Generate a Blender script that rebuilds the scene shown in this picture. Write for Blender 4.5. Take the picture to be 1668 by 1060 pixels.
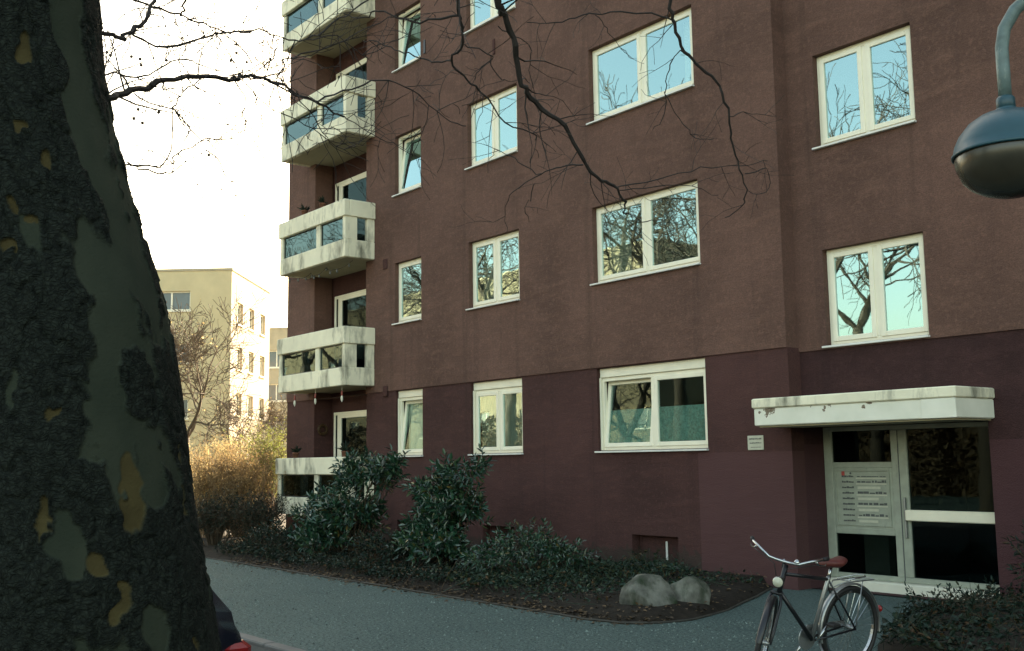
import bpy, math, random
import numpy as np
from mathutils import Vector, Matrix
random.seed(7)
RNG = np.random.default_rng(11)
for o in list(bpy.data.objects):
    bpy.data.objects.remove(o, do_unlink=True)
SC = bpy.context.scene
COL = SC.collection

# ------------------------------------------------------------------ camera
FPX, TILT, ROLL, YAW = 1750.0, 0.12547, -0.014205, 0.89619
CAM = np.array([0.0, -12.069, 1.76])
_f0 = np.array([-math.sin(YAW), math.cos(YAW), 0.0])
_r0 = np.array([math.cos(YAW), math.sin(YAW), 0.0])
_z = np.array([0.0, 0.0, 1.0])
CF = _f0 * math.cos(TILT) + _z * math.sin(TILT)
_u0 = -_f0 * math.sin(TILT) + _z * math.cos(TILT)
CR = _r0 * math.cos(ROLL) + _u0 * math.sin(ROLL)
CU = -_r0 * math.sin(ROLL) + _u0 * math.cos(ROLL)
cd = bpy.data.cameras.new('camera')
cam = bpy.data.objects.new('camera', cd)
COL.objects.link(cam)
cam.matrix_world = Matrix(((CR[0], CU[0], -CF[0], CAM[0]), (CR[1], CU[1], -CF[1], CAM[1]),
                           (CR[2], CU[2], -CF[2], CAM[2]), (0, 0, 0, 1)))
cd.sensor_width = 36.0
cd.lens = 36.0 * FPX / 1668.0
cd.clip_end = 2000.0
SC.camera = cam

def ray(x, y):
    return CF + CR * (x - 834) / FPX - CU * (y - 530) / FPX
def at(x, y, Z):                       # a point of the place, from a sighting and its distance
    return CAM + ray(x, y) * Z
def on(x, y, ax, val):                 # a sighting carried on to a plane of the place
    d = ray(x, y)
    return CAM + d * ((val - CAM[ax]) / d[ax])

# ------------------------------------------------------------------ sky and sun
SUN_EL = math.radians(24)
SUN_H = np.array([-0.55, 0.835])        # towards the sun, on the ground
w = bpy.data.worlds.new('World')
SC.world = w
w.use_nodes = True
nt = w.node_tree
bg = nt.nodes['Background']
sky = nt.nodes.new('ShaderNodeTexSky')
sky.sky_type = 'NISHITA'
sky.sun_disc = False
sky.sun_elevation = SUN_EL
sky.sun_rotation = math.atan2(SUN_H[0], SUN_H[1])
sky.dust_density = 3.0
sky.air_density = 1.0
sky.ozone_density = 0.0
wb = nt.nodes.new('ShaderNodeMix')       # white-balance tint: the whole sky a little less blue
wb.data_type = 'RGBA'
wb.blend_type = 'MULTIPLY'
wb.inputs['Factor'].default_value = 1.0
wb.inputs['B'].default_value = (1.0, .885, .66, 1)
nt.links.new(sky.outputs[0], wb.inputs['A'])
nt.links.new(wb.outputs['Result'], bg.inputs[0])
bg.inputs[1].default_value = 0.15
sd = bpy.data.lights.new('sun', 'SUN')
sd.energy = 4.0
sd.angle = math.radians(0.53)
sd.color = (1.0, 0.86, 0.66)
sun = bpy.data.objects.new('sun', sd)
COL.objects.link(sun)
_sd = Vector((SUN_H[0] * math.cos(SUN_EL), SUN_H[1] * math.cos(SUN_EL), math.sin(SUN_EL)))
sun.rotation_euler = _sd.to_track_quat('Z', 'Y').to_euler()
sun.location = (-30, 40, 40)
SC.view_settings.view_transform = 'Standard'
SC.view_settings.look = 'None'
SC.view_settings.gamma = 1.0
SC.view_settings.use_curve_mapping = False
SC.view_settings.exposure = 2.45
SC.render.engine = 'CYCLES'
SC.cycles.max_bounces = 5
SC.cycles.diffuse_bounces = 3
SC.cycles.glossy_bounces = 3
SC.cycles.transparent_max_bounces = 16

# ------------------------------------------------------------------ materials
MATS = {}
def new_mat(name):
    m = bpy.data.materials.new(name)
    m.use_nodes = True
    MATS[name] = m
    return m, m.node_tree, m.node_tree.nodes['Principled BSDF']
def N(t, kind, **kw):
    n = t.nodes.new(kind)
    for k, v in kw.items():
        setattr(n, k, v)
    return n
def rgba(c, k=1.0):
    return (min(c[0] * k, 1), min(c[1] * k, 1), min(c[2] * k, 1), 1)
def pos(t, scale=(1, 1, 1)):
    g = N(t, 'ShaderNodeNewGeometry')
    mp = N(t, 'ShaderNodeMapping')
    mp.inputs['Scale'].default_value = scale
    t.links.new(g.outputs['Position'], mp.inputs[0])
    return mp.outputs[0]
def noise(t, vec, scale, detail=4, rough=.55):
    n = N(t, 'ShaderNodeTexNoise')
    n.inputs['Scale'].default_value = scale
    n.inputs['Detail'].default_value = detail
    n.inputs['Roughness'].default_value = rough
    t.links.new(vec, n.inputs['Vector'])
    return n.outputs['Fac']
def ramp(t, src, a, b, ca=(0, 0, 0, 1), cb=(1, 1, 1, 1)):
    r = N(t, 'ShaderNodeValToRGB')
    r.color_ramp.elements[0].position = a
    r.color_ramp.elements[0].color = ca
    r.color_ramp.elements[1].position = b
    r.color_ramp.elements[1].color = cb
    t.links.new(src, r.inputs[0])
    return r.outputs[0]
def mix(t, fac, a, b):
    m = N(t, 'ShaderNodeMix', data_type='RGBA')
    for sock, v in ((m.inputs['Factor'], fac), (m.inputs['A'], a), (m.inputs['B'], b)):
        if isinstance(v, (int, float, tuple)):
            sock.default_value = v
        else:
            t.links.new(v, sock)
    return m.outputs['Result']
def bump(t, p, h, strength, dist, normal=None):
    b = N(t, 'ShaderNodeBump')
    b.inputs['Strength'].default_value = strength
    b.inputs['Distance'].default_value = dist
    t.links.new(h, b.inputs['Height'])
    if normal is not None:
        t.links.new(normal, b.inputs['Normal'])
    t.links.new(b.outputs[0], p.inputs['Normal'])
    return b.outputs[0]
def plain(name, col, rough=.6, var=.15, scale=4.0, bmp=0.0, bscale=60.0, metal=0.0, island=0.0, dirt=None, spec=.5, trans=0.0, alt=None):
    m, t, p = new_mat(name)
    v = pos(t)
    f = ramp(t, noise(t, v, scale), .3, .7)
    c = mix(t, f, rgba(col, 1 - var), rgba(col, 1 + var))
    if island:
        g = N(t, 'ShaderNodeNewGeometry')
        hs = N(t, 'ShaderNodeHueSaturation')
        mr = N(t, 'ShaderNodeMapRange')
        mr.inputs[3].default_value = 1 - island
        mr.inputs[4].default_value = 1 + island
        t.links.new(g.outputs['Random Per Island'], mr.inputs[0])
        t.links.new(mr.outputs[0], hs.inputs['Value'])
        t.links.new(c, hs.inputs['Color'])
        c = hs.outputs[0]
        if alt:
            r9 = N(t, 'ShaderNodeMath', operation='FRACT')
            r8 = N(t, 'ShaderNodeMath', operation='MULTIPLY')
            r8.inputs[1].default_value = 37.7
            t.links.new(g.outputs['Random Per Island'], r8.inputs[0])
            t.links.new(r8.outputs[0], r9.inputs[0])
            for col2, lo, hi in alt:
                c = mix(t, ramp(t, r9.outputs[0], lo, hi), c, rgba(col2))
    if dirt:
        d = ramp(t, noise(t, pos(t, (1, 1, .35)), dirt[1], 6, .65), dirt[2], dirt[2] + .18)
        c = mix(t, d, c, rgba(dirt[0]))
    t.links.new(c, p.inputs['Base Color'])
    p.inputs['Roughness'].default_value = rough
    p.inputs['Metallic'].default_value = metal
    p.inputs['Specular IOR Level'].default_value = spec
    if bmp:
        bump(t, p, noise(t, v, bscale, 3), bmp, .01)
    if trans:                            # thin leaves let the low sun shine through
        tl = N(t, 'ShaderNodeBsdfTranslucent')
        t.links.new(c, tl.inputs['Color'])
        ms = N(t, 'ShaderNodeMixShader')
        ms.inputs[0].default_value = trans
        t.links.new(p.outputs[0], ms.inputs[1])
        t.links.new(tl.outputs[0], ms.inputs[2])
        t.links.new(ms.outputs[0], t.nodes['Material Output'].inputs['Surface'])
    return m

def render_wall(name, col, patch=None):
    """rendered (stucco) wall: blotches, trowel strokes, fine grain with relief shade put into the colour, a few washed streaks"""
    m, t, p = new_mat(name)
    v = pos(t)
    big = ramp(t, noise(t, v, .55, 5, .6), .3, .72)
    c = mix(t, big, rgba(col, .68), rgba(col, 1.32))
    rotm = N(t, 'ShaderNodeMapping')
    rotm.inputs['Rotation'].default_value = (0, math.radians(28), 0)
    rotm.inputs['Scale'].default_value = (1.2, 1.2, 4.2)
    t.links.new(v, rotm.inputs[0])
    tro = noise(t, rotm.outputs[0], 1.5, 5, .6)
    c = mix(t, ramp(t, tro, .5, .8), c, rgba((col[0] * 1.4, col[1] * 1.4, col[2] * 1.35)))
    streak = noise(t, pos(t, (2.2, 2.2, .10)), 1.6, 4, .6)
    c = mix(t, ramp(t, streak, .56, .78), c, rgba((col[0] * .72, col[1] * .74, col[2] * .78)))
    spk = noise(t, v, 26, 2, .5)
    c = mix(t, ramp(t, spk, .74, .82), c, rgba((col[0] * 1.4, col[1] * 1.4, col[2] * 1.4)))
    grain = noise(t, v, 62, 4, .75)
    c = mix(t, ramp(t, grain, .34, .62), mix(t, 0.55, c, rgba((col[0] * .42, col[1] * .42, col[2] * .42))), c)  # pits darkened: shade of the plaster relief put into the colour
    mid = noise(t, v, 17, 4, .7)
    c = mix(t, ramp(t, mid, .52, .80), c, rgba((col[0] * 1.35, col[1] * 1.35, col[2] * 1.3)))
    sx0 = N(t, 'ShaderNodeSeparateXYZ')
    t.links.new(v, sx0.inputs[0])
    wob = noise(t, pos(t, (1, 1, .5)), 2.0, 3)
    acc = None
    for u_ in (-19.03, -17.99, -16.40, -14.82, -12.91, -10.54, -8.64, -7.10):
        d_ = N(t, 'ShaderNodeMath', operation='SUBTRACT'); d_.inputs[1].default_value = u_ - .04
        t.links.new(sx0.outputs[0], d_.inputs[0])
        d2 = N(t, 'ShaderNodeMath', operation='MULTIPLY_ADD'); d2.inputs[1].default_value = .12
        t.links.new(wob, d2.inputs[0]); 
        t.links.new(d_.outputs[0], d2.inputs[2])
        d3 = N(t, 'ShaderNodeMath', operation='ABSOLUTE'); t.links.new(d2.outputs[0], d3.inputs[0])
        if acc is None:
            acc = d3.outputs[0]
        else:
            mn = N(t, 'ShaderNodeMath', operation='MINIMUM')
            t.links.new(acc, mn.inputs[0]); t.links.new(d3.outputs[0], mn.inputs[1]); acc = mn.outputs[0]
    sm_ = ramp(t, acc, .0, .10, (1, 1, 1, 1), (0, 0, 0, 1))
    sb_ = mix(t, ramp(t, noise(t, pos(t, (6, 6, .25)), 2.5, 4), .35, .65), (0, 0, 0, 1), sm_)
    c = mix(t, mix(t, .45, (0, 0, 0, 1), sb_), c, rgba((col[0] * .45, col[1] * .5, col[2] * .5)))
    ft = N(t, 'ShaderNodeMath', operation='MULTIPLY_ADD')
    t.links.new(noise(t, v, 5, 5, .7), ft.inputs[0]); ft.inputs[1].default_value = -.7
    t.links.new(sx0.outputs[2], ft.inputs[2])
    c = mix(t, mix(t, .6, (0, 0, 0, 1), ramp(t, ft.outputs[0], -.28, .05, (1, 1, 1, 1), (0, 0, 0, 1))), c, (.036, .033, .026, 1))
    if patch:                            # areas painted over in a pinker shade
        sx = N(t, 'ShaderNodeSeparateXYZ')
        t.links.new(v, sx.inputs[0])
        out = None
        for sock, lo, hi in patch[0]:
            for op, lim in (('GREATER_THAN', lo), ('LESS_THAN', hi)):
                if lim is None:
                    continue
                q = N(t, 'ShaderNodeMath', operation=op)
                q.inputs[1].default_value = lim
                t.links.new(sx.outputs[sock], q.inputs[0])
                if out is None:
                    out = q.outputs[0]
                else:
                    mu = N(t, 'ShaderNodeMath', operation='MULTIPLY')
                    t.links.new(out, mu.inputs[0])
                    t.links.new(q.outputs[0], mu.inputs[1])
                    out = mu.outputs[0]
        pc = mix(t, big, rgba(patch[1], .92), rgba(patch[1], 1.1))
        c = mix(t, out, c, pc)
    t.links.new(c, p.inputs['Base Color'])
    p.inputs['Roughness'].default_value = .9
    p.inputs['Specular IOR Level'].default_value = .25
    b1 = bump(t, p, tro, .5, .035)
    bump(t, p, grain, .8, .02, b1)
    return m

render_wall('wall_brown', (.144, .079, .062))
render_wall('wall_maroon', (.076, .035, .032), (((0, -10.75, -9.0), (2, None, 1.84)), (.090, .043, .043)))
render_wall('wall_maroon_right', (.052, .024, .024), (((2, None, 1.93),), (.072, .033, .036)))
plain('white_frame', (.84, .80, .64), .42, .05, 3, dirt=((.45, .42, .33), 7, .66))
plain('sill_metal', (.70, .70, .66), .35, .08, 6)
plain('concrete_pale', (0.780, 0.740, 0.560), .85, .10, 2.2, .25, 60, dirt=((.20, .195, .145), 2.4, .50))
plain('concrete_white', (.70, .68, .56), .75, .06, 3, .2, 60, dirt=((.20, .21, .17), 3.2, .62))
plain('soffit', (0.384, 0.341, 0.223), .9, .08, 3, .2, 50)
plain('room', (0.080, 0.075, 0.065), .9, .1, 2)
plain('curtain', (.80, .76, .62), .9, .12, 9)
plain('film', (0.176, 0.300, 0.254), .6, .35, 28, .2, 60)
plain('rubber', (0.009, 0.009, 0.010), .6, .1, 9)
plain('chrome', (0.434, 0.448, 0.455), .22, .05, 20, metal=1.0)
plain('steel_dull', (0.300, 0.312, 0.312), .38, .1, 20, metal=.8)
plain('black_paint', (0.007, 0.008, 0.011), .35, .1, 20)
plain('saddle_leather', (0.096, 0.021, 0.017), .5, .15, 30)
plain('red_lens', (0.208, 0.006, 0.006), .15, .1, 20)
plain('soil', (0.019, 0.015, 0.011), .95, .35, 9, .7, 30, dirt=((.06, .042, .024), 14, .60), spec=.2)
plain('asphalt', (0.025, 0.026, 0.027), .9, .2, 4, .5, 120)
plain('edging_stone', (0.048, 0.044, 0.036), .9, .35, 5, .5, 40)
plain('kerb_stone', (0.110, 0.110, 0.105), .85, .18, 3, .3, 50)
plain('grass_ground', (0.105, 0.095, 0.042), .95, .35, 2.2, .6, 20)
plain('slate_cover', (.13, .14, .13), .8, .2, 6)
plain('lamp_blue', (0.011, 0.056, 0.077), .42, .10, 6, .05, 90, dirt=((.045, .09, .11), 5, .64))
plain('lamp_arm', (0.096, 0.144, 0.144), .5, .25, 18, .2, 60, dirt=((.40, .42, .38), 14, .60))
plain('lamp_bowl', (0.037, 0.035, 0.026), .26, .2, 7)
plain('boulder', (.125, .125, .105), .95, .55, 5, 1.0, 18, dirt=((.026, .038, .020), 4, .47), spec=.2)
plain('leaf_laurel', (0.013, 0.045, 0.025), .28, .2, 5, island=.6, spec=.7, alt=(((.034, .066, .022), .60, .95), ((.10, .075, .020), .965, .97)))
plain('leaf_ivy', (0.016, 0.034, 0.022), .45, .25, 6, island=.6, spec=.2, alt=(((.036, .044, .018), .6, .9), ((.07, .040, .015), .93, .94)))
plain('leaf_dark', (0.010, 0.022, 0.015), .5, .25, 6, island=.6, spec=.2, alt=(((.026, .030, .014), .55, .9), ((.05, .028, .012), .90, .91)))
plain('leaf_tan', (0.2860, 0.2002, 0.0936), .7, .25, 5, island=.5, trans=.5)
plain('leaf_litter', (0.083, 0.052, 0.025), .8, .3, 5, island=.7)
plain('leaf_green', (0.1800, 0.2025, 0.0525), .6, .25, 5, island=.5, trans=.5)
plain('grass_straw', (0.4337, 0.3488, 0.1700), .75, .15, 5, island=.35, trans=.5)
plain('twig_brown', (0.051, 0.035, 0.020), .85, .2, 12)
plain('twig_tan', (0.1848, 0.1176, 0.0588), .85, .2, 12)
plain('bark_bare', (.062, .050, .038), .9, .25, 9, .4, 40)
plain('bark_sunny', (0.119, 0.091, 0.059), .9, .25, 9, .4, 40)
plain('bark_street', (0.059, 0.046, 0.032), .9, .3, 5, .4, 30)
plain('branch_dark', (0.018, 0.014, 0.012), .85, .25, 14, .3, 60)
plain('far_tan', (0.600, 0.510, 0.300), .9, .06, 1.5, .2, 30)
plain('far_cream', (.50, .42, .31), .9, .04, 1.5, .2, 30)
plain('far_glass', (.10, .13, .14), .12, .1, 3)
plain('far_grey', (0.440, 0.380, 0.260), .9, .12, 1.5, .2, 30)
plain('ochre_render', (0.210, 0.168, 0.105), .9, .12, .7, .2, 30)
plain('hedge_leaf', (0.066, 0.040, 0.014), .7, .25, 3, island=.6)
plain('grit_stone', (0.120, 0.155, 0.138), .9, .4, 40, island=.6)
plain('ink', (0.084, 0.090, 0.090), .7, .2, 40)
plain('ink_red', (.40, .06, .05), .6, .2, 40)
plain('plate_white', (0.495, 0.495, 0.390), .5, .08, 20)
plain('panel_white', (.31, .335, .27), .5, .12, 8, dirt=((.15, .18, .165), 9, .62))
plain('strap_red', (0.270, 0.060, 0.042), .6, .2, 30)
plain('pot_clay', (0.168, 0.072, 0.042), .8, .15, 20)
plain('car_paint', (0.006, 0.010, 0.018), .22, .1, 3)
plain('car_glass', (.012, .015, .018), .06, .1, 3)
plain('bulb_glass', (.10, .10, .09), .15, .1, 3)

def glass_mat(name, tint, base, wob, mul=2.4):
    """window pane: part mirror, part see-through, a little wavy"""
    m, t, p = new_mat(name)
    t.nodes.remove(p)
    out = t.nodes['Material Output']
    gl = N(t, 'ShaderNodeBsdfGlossy')
    gl.inputs['Roughness'].default_value = .012
    gl.inputs['Color'].default_value = (.56, .84, .88, 1)
    tr = N(t, 'ShaderNodeBsdfTransparent')
    tr.inputs['Color'].default_value = rgba(tint)
    fr = N(t, 'ShaderNodeFresnel')
    fr.inputs['IOR'].default_value = 1.52
    ma = N(t, 'ShaderNodeMath', operation='MULTIPLY_ADD', use_clamp=True)
    ma.inputs[1].default_value = mul
    ma.inputs[2].default_value = base
    t.links.new(fr.outputs[0], ma.inputs[0])
    b = N(t, 'ShaderNodeBump')
    b.inputs['Strength'].default_value = wob
    b.inputs['Distance'].default_value = .01
    t.links.new(noise(t, pos(t), 1.7, 2, .5), b.inputs['Height'])
    t.links.new(b.outputs[0], gl.inputs['Normal'])
    ms = N(t, 'ShaderNodeMixShader')
    ge = N(t, 'ShaderNodeNewGeometry')      # only the outer face mirrors
    bf = N(t, 'ShaderNodeMath', operation='SUBTRACT')
    bf.inputs[0].default_value = 1.0
    t.links.new(ge.outputs['Backfacing'], bf.inputs[1])
    fm = N(t, 'ShaderNodeMath', operation='MULTIPLY')
    t.links.new(ma.outputs[0], fm.inputs[0])
    t.links.new(bf.outputs[0], fm.inputs[1])
    t.links.new(fm.outputs[0], ms.inputs[0])
    t.links.new(tr.outputs[0], ms.inputs[1])
    t.links.new(gl.outputs[0], ms.inputs[2])
    t.links.new(ms.outputs[0], out.inputs['Surface'])
    return m
glass_mat('pane', (.72, .78, .76), .36, .12)
glass_mat('pane_dark', (.40, .44, .44), .0, .08, .55)
glass_mat('pane_ground', (.80, .86, .84), .03, .08, 1.4)
glass_mat('pane_balcony', (.20, .26, .28), .04, .1, 1.2)

# path: fine grey gravelly surface with darker patches
m, t, p = new_mat('path_grey')
v = pos(t)
c = mix(t, ramp(t, noise(t, v, .5, 5, .6), .3, .7), (.066, .094, .086, 1), (.098, .132, .120, 1))
c = mix(t, ramp(t, noise(t, v, 24, 5, .8), .46, .62), c, (.120, .170, .160, 1))
c = mix(t, ramp(t, noise(t, v, 33, 4, .8), .40, .54), (.024, .042, .040, 1), c)
c = mix(t, ramp(t, noise(t, pos(t, (.35, 1.4, 1)), 1.3, 5, .7), .60, .75), c, (.040, .062, .060, 1))
t.links.new(c, p.inputs['Base Color'])
p.inputs['Roughness'].default_value = .92
p.inputs['Specular IOR Level'].default_value = .2
bump(t, p, noise(t, v, 70, 3), .6, .012)

# canopy fascia: white paint flaking off at a few spots down to brown
m, t, p = new_mat('canopy_paint')
v = pos(t)
c = mix(t, ramp(t, noise(t, v, 3, 4), .3, .7), (.66, .66, .55, 1), (.78, .77, .66, 1))
flake = None
for (u, z, r) in ((-8.93, 2.405, .085), (-8.98, 2.35, .06), (-7.48, 2.455, .075), (-7.20, 2.46, .05), (-7.62, 2.47, .06), (-8.10, 2.36, .03), (-8.04, 2.40, .035), (-8.30, 2.43, .03), (-7.55, 2.36, .025), (-9.12, 2.34, .03)):
    d = N(t, 'ShaderNodeVectorMath', operation='DISTANCE')
    mp = N(t, 'ShaderNodeMapping')
    mp.inputs['Scale'].default_value = (1, 0, 1)
    nz = N(t, 'ShaderNodeTexNoise')
    nz.inputs['Scale'].default_value = 22
    t.links.new(v, nz.inputs['Vector'])
    t.links.new(v, mp.inputs[0])
    t.links.new(mp.outputs[0], d.inputs[0])
    d.inputs[1].default_value = (u, 0, z)
    s = N(t, 'ShaderNodeMath', operation='MULTIPLY_ADD')
    t.links.new(nz.outputs['Fac'], s.inputs[0])
    s.inputs[1].default_value = .16
    t.links.new(d.outputs['Value'], s.inputs[2])
    l = N(t, 'ShaderNodeMath', operation='LESS_THAN')
    t.links.new(s.outputs[0], l.inputs[0])
    l.inputs[1].default_value = r + .07
    if flake is None:
        flake = l.outputs[0]
    else:
        mx = N(t, 'ShaderNodeMath', operation='MAXIMUM')
        t.links.new(flake, mx.inputs[0])
        t.links.new(l.outputs[0], mx.inputs[1])
        flake = mx.outputs[0]
c = mix(t, flake, c, mix(t, ramp(t, noise(t, v, 40), .4, .6), (.12, .075, .045, 1), (.24, .20, .14, 1)))
t.links.new(c, p.inputs['Base Color'])
p.inputs['Roughness'].default_value = .7

# plane-tree bark: colours follow the plates modelled in the trunk
m, t, p = new_mat('bark_plane')
v = pos(t)
a1 = N(t, 'ShaderNodeAttribute', attribute_name='plate')
a2 = N(t, 'ShaderNodeAttribute', attribute_name='fresh')
smooth = mix(t, ramp(t, noise(t, pos(t, (1, 1, .6)), 3.5, 5), .3, .7), (.017, .024, .017, 1), (.034, .041, .029, 1))
roughc = mix(t, ramp(t, noise(t, v, 38, 4, .7), .35, .68), (.004, .006, .005, 1), (.020, .026, .021, 1))
fresh = mix(t, ramp(t, noise(t, v, 8, 4), .3, .7), (.042, .034, .014, 1), (.062, .052, .022, 1))
vo = N(t, 'ShaderNodeTexVoronoi', feature='DISTANCE_TO_EDGE')
vo.inputs['Scale'].default_value = 46
wv_ = N(t, 'ShaderNodeVectorMath', operation='MULTIPLY_ADD')
nzc = N(t, 'ShaderNodeTexNoise')
nzc.inputs['Scale'].default_value = 14
t.links.new(v, nzc.inputs['Vector'])
t.links.new(nzc.outputs['Color'], wv_.inputs[0])
wv_.inputs[1].default_value = (.11, .11, .11)
t.links.new(pos(t, (1, 1, 1.5)), wv_.inputs[2])
t.links.new(wv_.outputs[0], vo.inputs['Vector'])
crk_ = ramp(t, vo.outputs['Distance'], .0, .22)
roughc = mix(t, mix(t, .45, crk_, (1, 1, 1, 1)), (.003, .004, .0035, 1), roughc)
c = mix(t, a1.outputs['Fac'], smooth, roughc)
c = mix(t, a2.outputs['Fac'], c, fresh)
t.links.new(c, p.inputs['Base Color'])
p.inputs['Roughness'].default_value = .85
p.inputs['Specular IOR Level'].default_value = .12
hmul = N(t, 'ShaderNodeMath', operation='MULTIPLY')
t.links.new(crk_, hmul.inputs[0])
t.links.new(a1.outputs['Fac'], hmul.inputs[1])
b0_ = bump(t, p, hmul.outputs[0], .55, .008)
b1 = bump(t, p, noise(t, pos(t, (1, 1, 1.4)), 60, 4, .7), .5, .010, b0_)

# ------------------------------------------------------------------ mesh helpers
W = {}                                   # origin of every object, in the coordinates it was built in
class MB:
    def __init__(self):
        self.v, self.f = [], []
    def add(self, vs, fs):
        b = len(self.v)
        self.v.extend([tuple(map(float, q)) for q in vs])
        self.f.extend([tuple(i + b for i in f) for f in fs])
        return self
    def box(self, x0, x1, y0, y1, z0, z1, bev=0.0):
        x0, x1 = min(x0, x1), max(x0, x1); y0, y1 = min(y0, y1), max(y0, y1); z0, z1 = min(z0, z1), max(z0, z1)
        if bev <= 0:
            return self.add([(x0, y0, z0), (x1, y0, z0), (x1, y1, z0), (x0, y1, z0), (x0, y0, z1), (x1, y0, z1), (x1, y1, z1), (x0, y1, z1)],
                            [(0, 3, 2, 1), (4, 5, 6, 7), (0, 1, 5, 4), (1, 2, 6, 5), (2, 3, 7, 6), (3, 0, 4, 7)])
        b = min(bev, (x1 - x0) * .45, (y1 - y0) * .45, (z1 - z0) * .45)
        rings = []
        for z, i in ((z0, b), (z0 + b, 0), (z1 - b, 0), (z1, b)):
            k = b
            rings.append([(x0 + i + k, y0 + i, z), (x1 - i - k, y0 + i, z), (x1 - i, y0 + i + k, z), (x1 - i, y1 - i - k, z),
                          (x1 - i - k, y1 - i, z), (x0 + i + k, y1 - i, z), (x0 + i, y1 - i - k, z), (x0 + i, y0 + i + k, z)])
        vs = [q for r in rings for q in r]
        fs = [tuple(range(7, -1, -1)), tuple(range(24, 32))]
        for r in range(3):
            for i in range(8):
                j = (i + 1) % 8
                fs.append((r * 8 + i, r * 8 + j, r * 8 + 8 + j, r * 8 + 8 + i))
        return self.add(vs, fs)
    def tube(self, pts, rad, n=6, cap=True):
        P = np.array(pts, float)
        k = len(P)
        if k < 2:
            return self
        R = np.full(k, rad, float) if np.isscalar(rad) else np.array(rad, float)
        T = np.gradient(P, axis=0)
        T /= np.linalg.norm(T, axis=1)[:, None] + 1e-12
        a = np.array([0, 0, 1.0]) if abs(T[0][2]) < .9 else np.array([1.0, 0, 0])
        u = np.cross(T[0], a); u /= np.linalg.norm(u)
        vs = []
        th = np.arange(n) * 2 * math.pi / n
        for i in range(k):
            u = u - T[i] * (u @ T[i]); u /= np.linalg.norm(u) + 1e-12
            w_ = np.cross(T[i], u)
            vs.extend((P[i] + R[i] * (np.cos(th)[:, None] * u + np.sin(th)[:, None] * w_)).tolist())
        fs = []
        for i in range(k - 1):
            for j in range(n):
                q = (j + 1) % n
                fs.append((i * n + j, i * n + q, i * n + n + q, i * n + n + j))
        if cap:
            fs.append(tuple(range(n - 1, -1, -1)))
            fs.append(tuple(range((k - 1) * n, k * n)))
        return self.add(vs, fs)
    def lathe(self, prof, c, n=24, axis=2):
        """prof: (radius, height) pairs"""
        vs = []
        for r, h in prof:
            for j in range(n):
                a = 2 * math.pi * j / n
                q = [r * math.cos(a), r * math.sin(a)]
                q.insert(axis, h)
                vs.append((q[0] + c[0], q[1] + c[1], q[2] + c[2]))
        fs = []
        for i in range(len(prof) - 1):
            for j in range(n):
                q = (j + 1) % n
                fs.append((i * n + j, i * n + q, i * n + n + q, i * n + n + j))
        return self.add(vs, fs)
    def torus(self, c, R, r, axis=1, n=40, k=8, a0=0.0, a1=2 * math.pi, prof=None):
        closed = abs(a1 - a0 - 2 * math.pi) < 1e-6
        m_ = n if closed else n + 1
        vs = []
        pr = prof or [(r * math.cos(2 * math.pi * j / k), r * math.sin(2 * math.pi * j / k)) for j in range(k)]
        k = len(pr)
        for i in range(m_):
            a = a0 + (a1 - a0) * i / n
            for (dr, dw) in pr:
                q = [(R + dr) * math.cos(a), (R + dr) * math.sin(a)]
                q.insert(axis, dw)
                vs.append((q[0] + c[0], q[1] + c[1], q[2] + c[2]))
        fs = []
        for i in range(n):
            i2 = (i + 1) % m_
            for j in range(k):
                j2 = (j + 1) % k
                fs.append((i * k + j, i * k + j2, i2 * k + j2, i2 * k + j))
        return self.add(vs, fs)
    def xf(self, fn):
        self.v = [tuple(fn(np.array(q))) for q in self.v]
        return self
    def build(self, name, mat, parent=None, smooth=False, origin=None):
        me = bpy.data.meshes.new(name)
        V = np.array(self.v, float).reshape(-1, 3)
        if parent is None:
            c = np.array(origin if origin is not None else [V[:, 0].mean(), V[:, 1].mean(), V[:, 2].min()])
        else:
            c = (V.min(0) + V.max(0)) / 2
        me.from_pydata((V - c).tolist(), [], self.f)
        me.update()
        if mat:
            me.materials.append(MATS[mat])
        if smooth:
            me.polygons.foreach_set('use_smooth', [True] * len(me.polygons))
        o = bpy.data.objects.new(name, me)
        COL.objects.link(o)
        if parent is not None:
            o.parent = parent
            o.location = c - W[parent]
        else:
            o.location = c
        W[o] = c
        return o
def empty(name, loc, local=False):
    o = bpy.data.objects.new(name, None)
    COL.objects.link(o)
    o.location = loc
    o.empty_display_size = .2
    W[o] = np.zeros(3) if local else np.array(loc, float)
    return o
def tag(o, label, cat, group=None):
    o['label'] = label
    o['category'] = cat
    if group:
        o['group'] = group
    return o
def struct(o):
    o['kind'] = 'structure'
    return o
def stuff(o):
    o['kind'] = 'stuff'
    return o
def copy_tree(o, parent=None):
    c = o.copy()
    COL.objects.link(c)
    if parent is not None:
        c.parent = parent
    for ch in [k for k in o.children]:
        copy_tree(ch, c)
    return c

def vnoise(x, y, seed=0):
    """smooth value noise, arrays in, 0..1 out"""
    xi, yi = np.floor(x).astype(np.int64), np.floor(y).astype(np.int64)
    fx, fy = x - xi, y - yi
    fx, fy = fx * fx * (3 - 2 * fx), fy * fy * (3 - 2 * fy)
    def h(a, b):
        n = (a * 374761393 + b * 668265263 + seed * 974711) & 0x7fffffff
        n = ((n ^ (n >> 13)) * 1274126177) & 0x7fffffff
        return ((n ^ (n >> 16)) & 0xffff) / 65535.0
    return (h(xi, yi) * (1 - fx) + h(xi + 1, yi) * fx) * (1 - fy) + (h(xi, yi + 1) * (1 - fx) + h(xi + 1, yi + 1) * fx) * fy
def fbm(x, y, seed=0, oct=4):
    s, a, tot = 0, 1.0, 0
    for i in range(oct):
        s = s + a * vnoise(x * 2 ** i, y * 2 ** i, seed + i * 17)
        tot += a
        a *= .55
    return s / tot

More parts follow.
